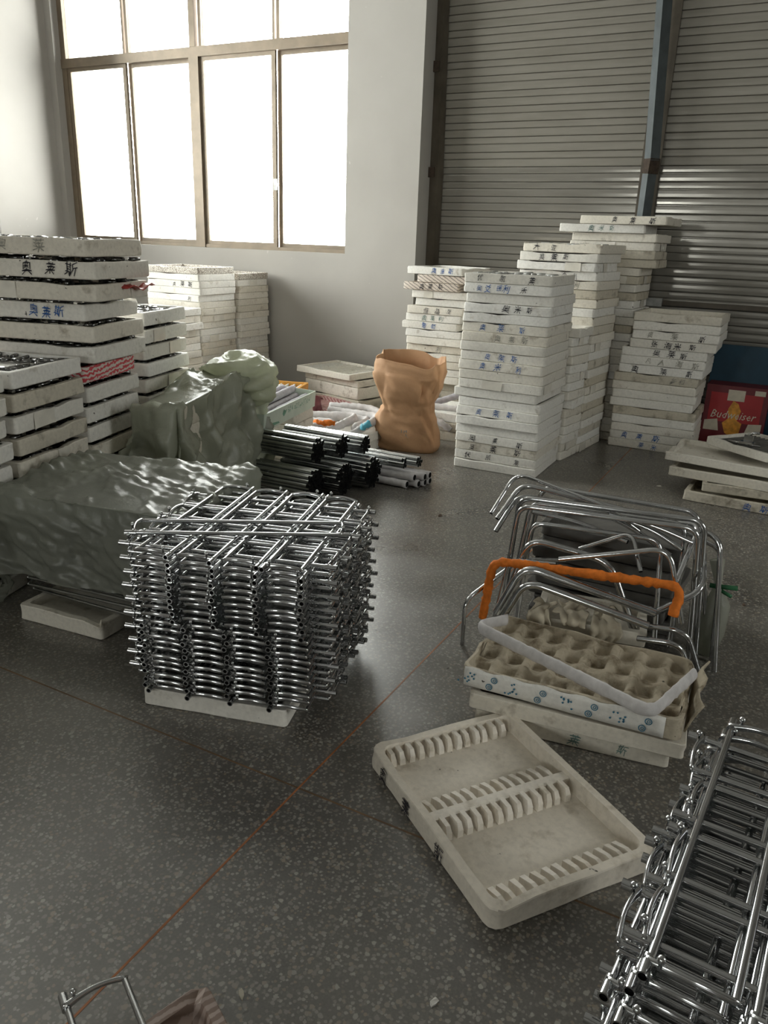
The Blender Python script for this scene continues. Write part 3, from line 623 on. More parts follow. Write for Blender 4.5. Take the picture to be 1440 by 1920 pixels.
# ------------------------------------------------------------------ big empty tray in the foreground
T = link('compartment_tray', None, loc=(-.523, 1.808, 0), rot=(0, 0, R(-36.5))); tag(T, 'large empty cream foam tray with two toothed compartments in the foreground', 'tray')
TL, TW, TH = .70, .52, .066
me = tray_data(TL, TW, TH, 5, rim=.026, depth=.050, r=.035, rough=.0025, wear=.8); link('shell', me, 'foam_cream', T)
mb = MB().box((-.022, -TW / 2 + .02, .012), (.012, TW / 2 - .02, .052)); link('divider', mb.data('divider'), 'foam_cream', T)
def tooth(w, l, h, lean):
    vs = [(-w, 0, 0), (w, 0, 0), (w, l, 0), (-w, l, 0), (-w * .7, 0, h), (w * .7, 0, h), (w * .7, l - lean, h), (-w * .7, l - lean, h), (-w * .9, l, h * .55), (w * .9, l, h * .55)]
    fs = [(3, 2, 1, 0), (0, 1, 5, 4), (4, 5, 6, 7), (7, 6, 9, 8), (8, 9, 2, 3), (0, 4, 7, 8, 3), (1, 2, 9, 6, 5)]
    me = mesh('tooth', vs, fs); me.materials.append(MATS['foam_cream']); return me
tall_t, low_t = tooth(.0095, .05, .044, .010), tooth(.0090, .072, .036, .045)
for row, (x, sgn, me, zb) in enumerate(((-TL / 2 + .022, 1, tall_t, .014), (-.020, -1, low_t, .014), (.010, 1, tall_t, .014), (TL / 2 - .022, -1, low_t, .016))):
    for i in range(13):
        y = -TW / 2 + .052 + i * (TW - .10) / 12.6
        link('tooth', me, None, T, loc=(x, y + random.uniform(-.002, .002), zb), rot=(0, random.uniform(-.06, .06), R(-90 if sgn > 0 else 90) + random.uniform(-.05, .05)))
wm = Matrix(((1, 0, 0, 0), (0, 0, -1, -TW / 2 - .005), (0, 1, 0, TH / 2), (0, 0, 0, 1)))
for ch, p_ in zip('奥莱斯', (-.24, -.09, .10)): link('handwritten_character', writing(ch, .06, [p_], wm, random.Random(4)).data('handwritten_character'), 'ink_black', T)

# ------------------------------------------------------------------ chrome towel racks
RL, RW, RR_ = .69, .128, .0062
rail_me = MB().sweep([(0, -RL / 2, 0), (0, RL / 2, 0)], RR_ * 1.08, 12).data('rail', True); rail_me.materials.append(MATS['chrome'])
try: rail_me.set_sharp_from_angle(angle=R(50))
except Exception: pass
pts, rad = [], []
for i in range(13):
    t = i / 12; x = -RW / 2 + RW * t
    pts.append((x, .004 + .007 * math.sin(math.pi * t), .009 * math.sin(math.pi * min(1, t * 1.02)) ** .8)); rad.append(.0072 + .0036 * max(0, (t - .6) / .4))
brk_me = MB().sweep(pts, rad, 8, True, .62, (0, 0, 1)).data('end_bracket', True); brk_me.materials.append(MATS['chrome'])
def socket_data():
    b = MB(); n = 12; r, L = .0094, .026
    for rr, y in ((r, -.012), (r, L), (r * .72, L), (r * .72, L - .006)): b.v += [Vector((rr * math.cos(2 * math.pi * k / n), y, rr * math.sin(2 * math.pi * k / n))) for k in range(n)]
    b.f += [(l * n + k, l * n + (k + 1) % n, (l + 1) * n + (k + 1) % n, (l + 1) * n + k) for l in range(3) for k in range(n)]
    b.f += [tuple(range(n - 1, -1, -1)), tuple(3 * n + k for k in range(n))]
    me = b.data('socket', False); me.materials.append(MATS['chrome']); me.materials.append(MATS['black_hole'])
    for p in me.polygons: p.use_smooth = True
    me.polygons[-1].material_index = 1
    for k in range(n): me.polygons[2 * n + k].material_index = 1
    try: me.set_sharp_from_angle(angle=R(50))
    except Exception: pass
    return me
soc_me = socket_data()
fin_me = MB().sweep([(0, 0, 0), (0, 0, .012), (0, 0, .013), (0, 0, .017), (0, 0, .021), (0, 0, .024)], [.0035, .003, .0055, .007, .0055, .001], 8).data('finial', True); fin_me.materials.append(MATS['chrome'])
def rack(label, loc, rz, flip=False, group=None, tilt=(0, 0), fin=True):
    r = link('towel_rack', None, loc=loc, rot=(R(tilt[0]), R(tilt[1]), rz + (math.pi if flip else 0))); tag(r, label, 'towel rack', group)
    for s in (-1, 1): link('rail', rail_me, None, r, loc=(s * (RW / 2 - .006), 0, RR_))
    for s in (-1, 1):
        e = link('end_bracket', brk_me, None, r, loc=(0, s * (RL / 2 - .004), RR_)); 
        if s < 0: e.scale = (1, -1, 1)
        k = link('socket', soc_me, None, e, loc=(RW / 2 - .004, .008, 0))
        if fin: link('finial', fin_me, None, e, loc=(RW / 2 - .022, .012, .006))
    return r
SA = R(16); su = Vector((math.cos(SA), math.sin(SA), 0)); sv = Vector((-math.sin(SA), math.cos(SA), 0))
FR = Vector((-1.221, 1.858, 0)) - sv * .010          # front right corner on plan
ctr = FR - su * .29 + sv * .345
NL, LP = 21, .0252
rr = random.Random(5)
for L in range(NL):
    z = .068 + L * LP; fl = L < 11; it = NL - 1 - L
    sh_ = su * (rr.uniform(-.004, .004) + (.012 if fl else 0)) + sv * rr.uniform(-.006, .006)
    for c in range(4):
        p = ctr + su * ((c - 1.5) * .1465 + rr.uniform(-.003, .003)) + sh_ + sv * rr.uniform(-.006, .006)
        f = fl != (c == 3 and L >= NL - 1)
        rack('lengthwise chrome towel rack, column %s from left, %s layer down, centre stack' % (['one', 'two', 'three', 'four'][c], ORD[it]), (p.x, p.y, z), SA + R(rr.uniform(-.5, .5)), f, 'lengthwise racks of the centre stack, column %d' % (c + 1), fin=True)
    if L < NL - 1 or True:
        for c in range(4):
            if L == NL - 1 and c != 1: continue
            top = L == NL - 1
            p = ctr + sv * ((c - 1.5) * .145 + (-.02 if top else 0) + rr.uniform(-.004, .004)) + su * (rr.uniform(-.008, .008) - (.03 if top else 0))
            zz = z + LP / 2 + (.0005 if not top else .002)
            rack('chrome towel rack lying askew across the top of the centre stack' if top else 'crosswise chrome towel rack, row %s from the front, %s layer down, centre stack' % (['one', 'two', 'three', 'four'][c], ORD[it]),
                 (p.x, p.y, zz), SA + R(-90 + (15 if top else rr.uniform(-.5, .5))), (L + c) % 2 == 0, None if top else 'crosswise racks of the centre stack, row %d' % (c + 1))
single('white foam tray carrying the centre stack of chrome racks', ctr.x - .02 * su.x - .0, ctr.y - .055, 0, 15, .52, .60, .066, 'foam_white', 2)

# right-hand stack at the frame edge
RA = R(-4.6); ru = Vector((math.cos(RA), math.sin(RA), 0)); rv = Vector((-math.sin(RA), math.cos(RA), 0))
rc0 = Vector((.050, 1.275, 0)); rr = random.Random(9)
NR = 22
for L in range(NR):
    z = .06 + L * .0246; it = NR - 1 - L
    for c in range(2):
        if L == NR - 1 and c == 1: pass
        p = rc0 + ru * (c * .1475 + rr.uniform(-.004, .004) - (.0 if L == NR - 1 else (.035 if L % 3 == 0 else .01))) + rv * (rr.uniform(-.01, .01) - (0 if L == NR - 1 else .04 * (L % 2)))
        rack('chrome towel rack topping the rack stack at the right edge, seen nearest' if (L == NR - 1 and c == 0) else 'lengthwise chrome towel rack, %s column, %s layer down, right-edge stack' % (['left', 'second'][c], ORD[it]),
             (p.x, p.y, z), RA + R(rr.uniform(-.6, .6)), True, None if (L == NR - 1 and c == 0) else 'lengthwise racks of the right-edge stack, column %d' % (c + 1))
    if L < NR - 1:
        for c in range(4):
            p = rc0 + ru * (.262 + rr.uniform(-.03, .012)) + rv * ((c - 1.5) * .155 + rr.uniform(-.008, .008))
            rack('crosswise chrome towel rack, row %s from the camera, %s layer down, right-edge stack' % (['one', 'two', 'three', 'four'][c], ORD[it]), (p.x, p.y, z + .0123), RA + R(-90 + rr.uniform(-.8, .8)), (L + c) % 2 == 1, 'crosswise racks of the right-edge stack, row %d' % (c + 1))
single('foam tray hidden under the right-edge rack stack', .24, 1.25, 0, 3, .52, .52, .058, 'foam_aged', 3)

# racks under the plastic sheet at the left
PA = R(5); pu = Vector((math.cos(PA), math.sin(PA), 0)); pv = Vector((-math.sin(PA), math.cos(PA), 0)); pc = Vector((-2.42, 2.28, 0)); rr = random.Random(15)
for L in range(9):
    z = .075 + L * .03
    for c in ((0, 3) if L > 1 else (0, 1, 2, 3)):
        p = pc + pv * ((c - 1.5) * .132) + pu * rr.uniform(-.03, .03)
        rack('dark chrome towel rack under the left plastic sheet, %s row, %s layer up' % (['front', 'second', 'third', 'rear'][c], ['first', 'second', 'third', 'fourth', 'fifth', 'sixth', 'seventh', 'eighth', 'ninth'][L]), (p.x, p.y, z), PA + R(-90 + rr.uniform(-2, 2)), c % 2 == 0, 'racks under the plastic sheet, row %d' % (c + 1))
single('cream foam tray with a bitten lower edge under the covered racks', -2.475, 2.14, 0, 5, .43, .46, .07, 'foam_aged', 4, wear=2)
# tray carton filling the covered heap
single('grey carton heap hidden under the left plastic sheet', -2.40, 2.30, .36, 5, .60, .40, .15, 'foam_grey_sheet', 2)

# rack and wrapped tray at the bottom left corner
single('tray wrapped in checked pinkish paper at the bottom frame edge', -.71, .645, 0, -22, .50, .40, .052, 'print_plaid', 2, r=.03, rough=.006)
rack('single chrome towel rack resting on the wrapped tray at the bottom left', (-.735, .632, .0555), R(62), True, None)

# ------------------------------------------------------------------ egg-crate tray, bent tubes and their heap
EG = 'trays under the egg-crate tray'
o = single('lowest cream tray beneath the egg-crate tray, green marks on its front', -.475, 2.46, 0, 8, .63, .50, .058, 'foam_aged', 1, EG); add_writing(o, 'front', .63, .50, .058, '莱斯', G_, random.Random(3), [.02, .17])
single('dirty cream tray right under the egg-crate tray', -.46, 2.46, .06, 6, .69, .52, .056, 'foam_aged', 2, EG)
E_ = link('egg_crate_tray', None, loc=(-.475, 2.44, .118), rot=(R(-1), 0, R(3))); tag(E_, 'grubby egg-crate packing tray with a blue printed paper band', 'tray')
EW, ED, EH = .71, .45, .072
link('shell', tray_data(EW, ED, EH, 8, rim=.012, depth=.055, r=.03, rough=.005, wear=1.6), 'pulp_grey', E_)
b = MB(); nx, ny = 8, 4
def eggz(x, y):
    a = abs(math.sin(math.pi * (x / EW + .5) * nx)) * abs(math.sin(math.pi * (y / ED + .5) * ny))
    e = max(abs(math.cos(math.pi * (x / EW + .5) * nx)), abs(math.cos(math.pi * (y / ED + .5) * ny)))
    crn = abs(math.cos(math.pi * (x / EW + .5) * nx)) * abs(math.cos(math.pi * (y / ED + .5) * ny))
    return .012 + .034 * min(1, max(0, e - .72) / .16) + .018 * crn ** 3 + .004 * noise.noise(Vector((x * 30, y * 30, 2)))
GX, GY = 80, 48; vs = [(-EW / 2 + .015 + (EW - .03) * i / GX, -ED / 2 + .015 + (ED - .03) * j / GY) for i in range(GX + 1) for j in range(GY + 1)]
b.add([(x, y, eggz(x, y)) for x, y in vs], [(i * (GY + 1) + j, (i + 1) * (GY + 1) + j, (i + 1) * (GY + 1) + j + 1, i * (GY + 1) + j + 1) for i in range(GX) for j in range(GY)])
link('egg_cells', b.data('egg_cells', True), 'pulp_grey', E_)
# printed band on the front
b = MB(); n = 26; vs = []
for i in range(n + 1):
    x = -EW / 2 + .01 + (EW - .06) * i / n
    for z, yo in ((.004, .006), (.028, .010), (.058, .009), (.072 + .004 * math.sin(i * 1.3), .004)): vs.append((x, -ED / 2 - yo - .002 * noise.noise(Vector((x * 20, z * 40, 0))), z))
b.add(vs, [(i * 4 + k, (i + 1) * 4 + k, (i + 1) * 4 + k + 1, i * 4 + k + 1) for i in range(n) for k in range(3)])
band = link('printed_band', b.data('printed_band', True), 'foam_white', E_); band.modifiers.new('t', 'SOLIDIFY').thickness = .002; band['label'] = 'white paper band with blue round emblems'
b = MB()
def ring(cx, cz, r0, r1, m, n=18):
    k = []
    for i in range(n):
        a = 2 * math.pi * i / n; k += [m @ Vector((cx + r0 * math.cos(a), cz + r0 * math.sin(a), 0)), m @ Vector((cx + r1 * math.cos(a), cz + r1 * math.sin(a), 0))]
    return k, [(2 * i, 2 * ((i + 1) % n), 2 * ((i + 1) % n) + 1, 2 * i + 1) for i in range(n)]
bm_ = Matrix(((1, 0, 0, 0), (0, 0, -1, -ED / 2 - .0155), (0, 1, 0, 0), (0, 0, 0, 1)))
rr = random.Random(2)
for i in range(4):
    x = -.25 + i * .165
    for dx, z in ((.012, .052), (-.004, .024)):
        b.add(*ring(x + dx, z, .0085, .0115, bm_)); b.add(*ring(x + dx + .001, z, .003, .0055, bm_, 9))
    for q in range(9):
        qx, qz = x - .085 + rr.uniform(-.03, .03), .038 + rr.uniform(-.02, .02); s = .0042
        b.add([bm_ @ Vector((qx - s, qz, 0)), bm_ @ Vector((qx, qz - s, 0)), bm_ @ Vector((qx + s, qz, 0)), bm_ @ Vector((qx, qz + s, 0))], [(0, 1, 2, 3)])
link('emblem_print', b.data('emblem_print'), 'ink_teal', E_)['kind'] = 'stuff'
# torn flap at the right end
b = MB(); vs = []
for i in range(9):
    for j in range(4):
        y = -ED / 2 + .05 + i * .045; vs.append((EW / 2 + .01 + .03 * j / 3 * (1 + .4 * math.sin(i * 1.7)), y + .01 * math.sin(j + i), .01 + .028 * j + .010 * noise.noise(Vector((i * .9, j, 4)))))
b.add(vs, [(i * 4 + j, (i + 1) * 4 + j, (i + 1) * 4 + j + 1, i * 4 + j + 1) for i in range(8) for j in range(3)])
o = link('torn_flap', b.data('torn_flap', True), 'pulp_grey', E_); o.modifiers.new('t', 'SOLIDIFY').thickness = .006

def arc_path(pts, r, seg=6):
    """polyline with rounded corners"""
    pts = [Vector(p) for p in pts]; out = [pts[0]]
    for i in range(1, len(pts) - 1):
        a, p, c = pts[i - 1], pts[i], pts[i + 1]; d1 = (a - p).normalized(); d2 = (c - p).normalized(); rr_ = min(r, (a - p).length * .48, (c - p).length * .48)
        s, e = p + d1 * rr_, p + d2 * rr_
        for k in range(seg + 1):
            t = k / seg; out.append(s * (1 - t) ** 2 + p * 2 * t * (1 - t) + e * t ** 2)
    out.append(pts[-1]); return out
def bent(label, pts, rad=.0105, mat='chrome', r=.055, cap=True, flat=1.0, name='bent_tube', cat='bent tube', group=None, plug=True):
    base = Vector(pts[0]); pp = [Vector(p) - base for p in pts]; path = arc_path(pp, r)
    o = link(name, MB().sweep(path, rad, 10, True, flat).data(name, True), mat, loc=base); tag(o, label, cat, group)
    try: o.data.set_sharp_from_angle(angle=R(60))
    except Exception: pass
    if plug:
        for a, c in ((path[0], path[1]), (path[-1], path[-2])):
            d = (a - c).normalized(); link('open_end', MB().sweep([a - d * .001, a + d * .0015], rad * .8, 10).data('open_end'), 'black_hole', o)
    return o
def resample(path, step):
    out = [path[0]]
    for a, c in zip(path[:-1], path[1:]):
        n = max(1, int((c - a).length / step)); out += [a + (c - a) * k / n for k in range(1, n + 1)]
    return out
def wrapped(label, pts, rad, mat, r, amp, name, cat, flat=1.0, seed=0, step=.012, group=None, upv=None):
    base = Vector(pts[0]); path = resample(arc_path([Vector(p) - base for p in pts], r), step); rnd = random.Random(seed)
    b = MB().sweep(path, [rad * (1 + amp * rnd.uniform(-1, 1)) for _ in path], 10, True, flat, upv)
    b.v = [v + Vector((noise.noise(v * 60 + Vector((seed, 0, 0))), noise.noise(v * 60 + Vector((0, seed, 5))), noise.noise(v * 60 + Vector((3, 0, seed))))) * rad * amp * 1.6 for v in b.v]
    o = link(name, b.data(name, True), mat, loc=base); tag(o, label, cat, group); return o
UG = 'chrome bent tubes of the heap behind the egg-crate tray'
bent('tallest chrome bent tube standing at the back of the tube heap', [(-.96, 3.02, .0), (-.915, 2.98, .56), (-.20, 2.98, .60), (-.15, 3.04, .0)], .0108, group=UG)
bent('second tallest chrome bent tube nested in front of the tallest one', [(-.95, 2.95, .0), (-.905, 2.945, .535), (-.215, 2.95, .575), (-.17, 2.99, .0)], .0108, group=UG)
bent('third nested chrome bent tube of the tall trio', [(-.93, 2.99, .0), (-.88, 3.03, .53), (-.27, 3.05, .55), (-.25, 3.0, .05)], .0108, group=UG)
bent('chrome bent tube with its corner pointing up above the heap, far left', [(-1.03, 2.97, .47), (-.985, 3.12, .62), (-.57, 3.02, .575), (-.43, 3.02, .50)], .0085, r=.07, group=UG)
bent('chrome bent tube with open black end jutting left of the heap', [(-.985, 2.92, .47), (-.93, 3.04, .60), (-.50, 3.06, .56)], .0108, group=UG)
bent('lower chrome bent tube with square open end jutting left', [(-.99, 2.93, .41), (-.94, 3.03, .55), (-.45, 3.10, .54)], .0108, group=UG)
bent('slanting chrome bent tube crossing the heap with a long bright right leg', [(-.68, 2.80, .40), (-.29, 2.82, .525), (-.205, 2.80, .255)], .0105, r=.07, group=UG)
bent('short chrome bent tube with black plug ending over the orange one', [(-.63, 2.90, .42), (-.44, 2.90, .53), (-.375, 2.80, .42)], .0085, r=.05, group=UG)
bent('thick curved chrome tube above the orange wrapped one', [(-.88, 2.83, .20), (-.82, 2.85, .44), (-.50, 2.88, .40), (-.33, 2.86, .05)], .014, r=.07, group=UG)
bent('thick curved chrome tube right in front of the orange wrapped one', [(-.88, 2.70, .16), (-.79, 2.71, .38), (-.30, 2.80, .27)], .0165, r=.07, group=UG)
bent('nearest thick chrome tube arching over the cream gloves', [(-.84, 2.67, .16), (-.77, 2.68, .335), (-.31, 2.74, .24)], .0150, r=.07, group=UG)
bent('chrome bent tube leaning out low at the left of the orange one', [(-1.00, 2.66, .0), (-1.00, 2.66, .20), (-.88, 2.95, .30), (-.70, 3.0, .32)], .0090, r=.05, group=UG)
bent('slim chrome bent tube inside the left end of the orange frame', [(-.93, 2.82, .06), (-.885, 2.82, .345), (-.70, 2.84, .36)], .0090, r=.05, group=UG)
bent('upper chrome bent tube at the lower right corner of the heap', [(-.32, 2.78, .22), (-.18, 2.78, .235), (-.10, 2.86, .0)], .0110, r=.06, group=UG)
bent('lower chrome bent tube at the lower right corner of the heap', [(-.34, 2.72, .19), (-.19, 2.73, .205), (-.12, 2.80, .0)], .0110, r=.06, group=UG)
bent('chrome bent tube with bright slanting leg at the upper right', [(-.55, 3.12, .50), (-.22, 3.08, .55), (-.26, 2.86, .36)], .0110, r=.05, group=UG)
bent('chrome bent tube with curled end at the right of the heap', [(-.32, 2.82, .25), (-.16, 2.90, .36), (-.19, 3.06, .44)], .0120, r=.05, group=UG)
bent('rightmost chrome bent tube behind the heap leaning outward', [(-.09, 3.05, .0), (-.13, 3.10, .46), (-.40, 3.20, .50)], .0090, r=.05, group=UG)
bent('chrome bent tube lying innermost below the nested trio', [(-.86, 2.92, .05), (-.84, 2.93, .48), (-.34, 2.96, .50), (-.30, 2.92, .1)], .0105, group=UG)
bent('long chrome bent tube behind the trio with a low right leg', [(-.90, 3.10, .25), (-.86, 3.10, .585), (-.24, 3.12, .585), (-.13, 3.10, .12)], .0105, group=UG)
bent('chrome bent tube with its end resting on the floor at far right', [(-.42, 3.16, .53), (-.14, 3.06, .52), (-.07, 2.98, .0)], .0105, r=.06, group=UG)
for k, (x0, y0, z0, x1, y1, z1) in enumerate(((-.55, 2.98, .555, -.23, 3.0, .50), (-.50, 3.02, .535, -.26, 2.98, .47), (-.86, 3.0, .50, -.46, 2.95, .47), (-.62, 3.08, .53, -.30, 3.0, .43))):
    bent('straight-lying chrome tube %s inside the heap, half hidden' % ['highest', 'second highest', 'leftmost', 'lowest'][k], [(x0, y0, z0), ((x0 + x1) / 2, (y0 + y1) / 2 + .01, (z0 + z1) / 2 + .015), (x1, y1, z1)], .0100, r=.1, group=UG)
wrapped('bent tube wrapped in bright orange cloth, rising behind the egg-crate tray', [(-.95, 2.74, .10), (-.925, 2.74, .36), (-.22, 2.78, .405), (-.235, 2.74, .30)], .0175, 'cloth_orange', .055, .16, 'wrapped_tube', 'wrapped tube', seed=3)
wrapped('bent tube in a white cloth sleeve lying across the egg-crate tray', [(-.80, 2.585, .20), (-.865, 2.43, .225), (-.20, 2.20, .215), (-.115, 2.47, .24)], .0225, 'cloth_white', .05, .07, 'wrapped_tube', 'wrapped tube', .45, 6, .016, upv=(0, 0, 1))
# dark foam layers the tubes hang over
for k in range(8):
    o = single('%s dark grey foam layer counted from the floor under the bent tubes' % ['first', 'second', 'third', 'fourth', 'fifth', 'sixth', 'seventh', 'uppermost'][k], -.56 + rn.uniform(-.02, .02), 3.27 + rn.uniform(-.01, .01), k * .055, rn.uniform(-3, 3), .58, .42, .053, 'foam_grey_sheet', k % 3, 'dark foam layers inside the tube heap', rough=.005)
for k in range(3):
    single('%s small cream carton under the gloves inside the tube heap' % ['lower', 'middle', 'upper'][k], -.565 + .01 * k, 2.875, k * .062, 12 - k, .42, .26, .060, 'foam_white' if k < 2 else 'foam_aged', k, 'cartons under the gloves', r=.008)
def rag(label, loc, rz, wid, top, drop, seed):
    """cloth lying on the carton top and hanging over its front edge"""
    nu, nv = 14, 26; vs = []
    for i in range(nu + 1):
        for j in range(nv + 1):
            u = (i / nu - .5) * wid * (1 + .25 * math.sin(j * .35 + seed)); t = j / nv * (top + drop)
            if t < top: y, z = top - t, .008
            else: y, z = -.012 - .25 * (t - top) * .3, .008 - (t - top)
            dsp = .030 * crumple(u, t, .05, seed) + .016 * crumple(u, t, .022, seed + 2) + .012 * math.sin(u * 90 + seed)
            vs.append((u + .01 * math.sin(t * 40 + seed), y - (abs(dsp) if t >= top else 0), z + (abs(dsp) if t < top else 0)))
    b = MB().add(vs, [(i * (nv + 1) + j, (i + 1) * (nv + 1) + j, (i + 1) * (nv + 1) + j + 1, i * (nv + 1) + j + 1) for i in range(nu) for j in range(nv)])
    o = link('cloth_rag', b.data('cloth_rag', True), 'glove_cream', loc=loc, rot=(0, 0, rz)); o.modifiers.new('t', 'SOLIDIFY').thickness = .004
    tag(o, label, 'rag', 'cream rags on the cartons')
rag('crumpled cream cloth at the left end of the small carton', (-.705, 2.715, .186), R(12), .075, .10, .055, 1)
rag('crumpled cream cloth folded in the middle on the small carton', (-.59, 2.74, .186), R(14), .11, .12, .02, 2)
rag('cream cloth hanging far over the right front of the small carton', (-.47, 2.765, .186), R(10), .095, .10, .125, 3)
# clear bag tied with green at the right of the heap
b = MB(); b.sweep([(0, 0, 0), (.01, .0, .10), (.02, .01, .22), (.012, .01, .30), (-.01, .02, .40)], [.035, .05, .045, .012, .035], 12)
b.v = [v + Vector((noise.noise(v * 18), noise.noise(v * 18 + Vector((4, 0, 0))), 0)) * .018 for v in b.v]
o = link('plastic_bag', b.data('plastic_bag', True), 'film_clear', loc=(-.13, 3.12, .003)); tag(o, 'clear plastic bag tied with a green string at right of the tube heap', 'bag')
b = MB().sweep([(-.02, -.02, .30), (.03, -.02, .305), (.08, -.03, .315)], .010, 6).sweep([(.0, -.02, .30), (.04, -.03, .285), (.065, -.04, .28)], .008, 6)
link('green_tie', b.data('green_tie', True), 'green_plastic', o)

# ------------------------------------------------------------------ bundles of steel tubes
TR = .0125
tube_me = MB().sweep([(-.44, 0, 0), (0, 0, 0)], TR, 8).data('steel_tube', True); tube_me.materials.append(MATS['tube_steel']); tube_me.materials.append(MATS['black_hole'])
for p in tube_me.polygons:
    if len(p.vertices) == 8: p.material_index = 1; p.use_smooth = False
try: tube_me.set_sharp_from_angle(angle=R(50))
except Exception: pass
def bundle(desc, xe, yc, zc, rad, seed):
    rnd = random.Random(seed); s = TR * 2.06; rows = int(rad / s) + 2
    for i in range(-rows, rows + 1):
        for j in range(-rows, rows + 1):
            y, z = (i + (j % 2) * .5) * s, j * s * .866
            if math.hypot(y, z) > rad - TR * .9: continue
            o = link('steel_tube', tube_me, None, loc=(xe + rnd.uniform(-.012, .012), yc + y, zc + z), rot=(0, R(rnd.uniform(-.2, .2)), R(rnd.uniform(-.3, .3))))
            tag(o, 'thin dark-ended steel tube in ' + desc, 'steel tube', 'steel tubes in ' + desc)
bundle('the front lower bundle beside the plastic sheet', -2.46, 3.83, .113, .110, 1)
bundle('the centre lower bundle behind the chrome racks', -2.385, 4.055, .113, .110, 2)
bundle('the rear lower bundle next to the wrapped tubes', -2.31, 4.28, .113, .108, 8)
bundle('the upper left bundle', -2.52, 3.95, .300, .080, 3)
bundle('the upper middle bundle', -2.45, 4.125, .302, .083, 4)
bundle('the upper rear bundle near the cartons', -2.38, 4.30, .285, .075, 6)
bundle('the upper right bundle over the wrapped tubes', -2.17, 4.455, .158, .050, 5)
bundle('the rightmost small bundle', -2.11, 4.565, .150, .047, 7)
for k, (y, z, x) in enumerate(((4.42, .028, -2.13), (4.475, .028, -2.07), (4.53, .028, -2.05), (4.585, .028, -2.04), (4.447, .075, -2.09), (4.502, .075, -2.04), (4.557, .075, -2.03))):
    o = wrapped('paper-wrapped tube on the floor right of the bundles, %s' % ['front one below', 'second from the front below', 'third from the front below', 'rearmost below', 'front one above', 'middle one above', 'rear one above'][k], [(x - .5, y, z), (x - .25, y, z), (x, y, z)], .0265, 'cloth_white', .2, .07, 'wrapped_tube', 'wrapped tube', 1, 20 + k, .03, 'paper-wrapped tubes'); link('open_end', MB().sweep([(.497, 0, 0), (.503, 0, 0)], .019, 10).data('open_end'), 'black_hole', o)

# ------------------------------------------------------------------ mint carton of grey wrapped bars
CA = R(12); ca = link('printed_carton', None, loc=(-3.24, 4.36, .365), rot=(0, R(4), CA)); tag(ca, 'open pale green printed carton holding grey wrapped bars', 'carton')
cw, cl_, ch = .42, .92, .115
for nm, a, c in (('base', (-cw / 2, -cl_ / 2, 0), (cw / 2, cl_ / 2, .006)), ('side_panel', (cw / 2 - .006, -cl_ / 2, .006), (cw / 2, cl_ / 2, ch)), ('side_panel', (-cw / 2, -cl_ / 2, .006), (-cw / 2 + .006, cl_ / 2, ch)), ('end_panel', (-cw / 2 + .006, -cl_ / 2, .006), (cw / 2 - .006, -cl_ / 2 + .006, ch)), ('end_panel', (-cw / 2 + .006, cl_ / 2 - .006, .006), (cw / 2 - .006, cl_ / 2, ch))):
    link(nm, MB().box(a, c).data(nm), 'carton_mint', ca)
pm = Matrix(((0, 0, 1, cw / 2 + .0015), (1, 0, 0, 0), (0, 1, 0, ch * .55), (0, 0, 0, 1)))
rr = random.Random(8); b = MB()
for i in range(12):      # row of illegible small characters
    x = -.06 + i * .036
    for q in range(4):
        sx, sz = rr.uniform(-.010, .010), rr.uniform(-.018, .018); w_, h_ = (rr.uniform(.004, .012), .0025) if q % 2 else (.0025, rr.uniform(.006, .014))
        b.add([pm @ Vector((x + sx - w_, sz + .012 - h_, 0)), pm @ Vector((x + sx + w_, sz + .012 - h_, 0)), pm @ Vector((x + sx + w_, sz + .012 + h_, 0)), pm @ Vector((x + sx - w_, sz + .012 + h_, 0))], [(0, 1, 2, 3)])
b.add([pm @ Vector(p) for p in ((-.16, .0, 0), (-.135, -.022, 0), (-.105, -.004, 0), (-.085, .022, 0), (-.115, .016, 0), (-.14, .03, 0))], [(0, 1, 2, 3, 4, 5)])
b.add([pm @ Vector(p) for p in ((-.44, -.05, 0), (-.20, -.05, 0), (-.22, -.036, 0), (-.40, -.02, 0))], [(0, 1, 2, 3)])
link('green_print', b.data('green_print'), 'carton_green_print', ca)['kind'] = 'stuff'
for k in range(9):
    xo = -.15 + (k % 5) * .075 - (.03 if k > 4 else 0); zo = .36 + .03 + (.052 if k > 4 else 0) + .02; yo = rr.uniform(-.04, .04) + .02
    p0 = Vector((-3.24, 4.36, 0)) + Vector((math.cos(CA), math.sin(CA), 0)) * xo; d = Vector((-math.sin(CA), math.cos(CA), 0))
    a = p0 + d * (-.40 + yo); c = p0 + d * (.40 + yo)
    wrapped('grey cloth-wrapped bar in the green carton, %s' % ['lower layer, far left', 'lower layer, second from left', 'lower layer, middle', 'lower layer, second from right', 'lower layer, against the print', 'upper layer, far left', 'upper layer, second from left', 'upper layer, second from right', 'upper layer, far right'][k],
            [(a.x, a.y, zo), ((a.x + c.x) / 2, (a.y + c.y) / 2, zo + .004), (c.x, c.y, zo + .01)], .029, 'cloth_grey', .3, .06, 'wrapped_bar', 'wrapped bar', .9, 40 + k, .03, 'grey wrapped bars')
# trays and support below the carton
for k in range(4): single('%s tray of the pile holding up the green carton' % ['bottom', 'second', 'third', 'upper'][k], -3.33, 4.68, k * .0885, 10, .40, .36, .086, 'foam_aged', k, 'trays under the green carton')

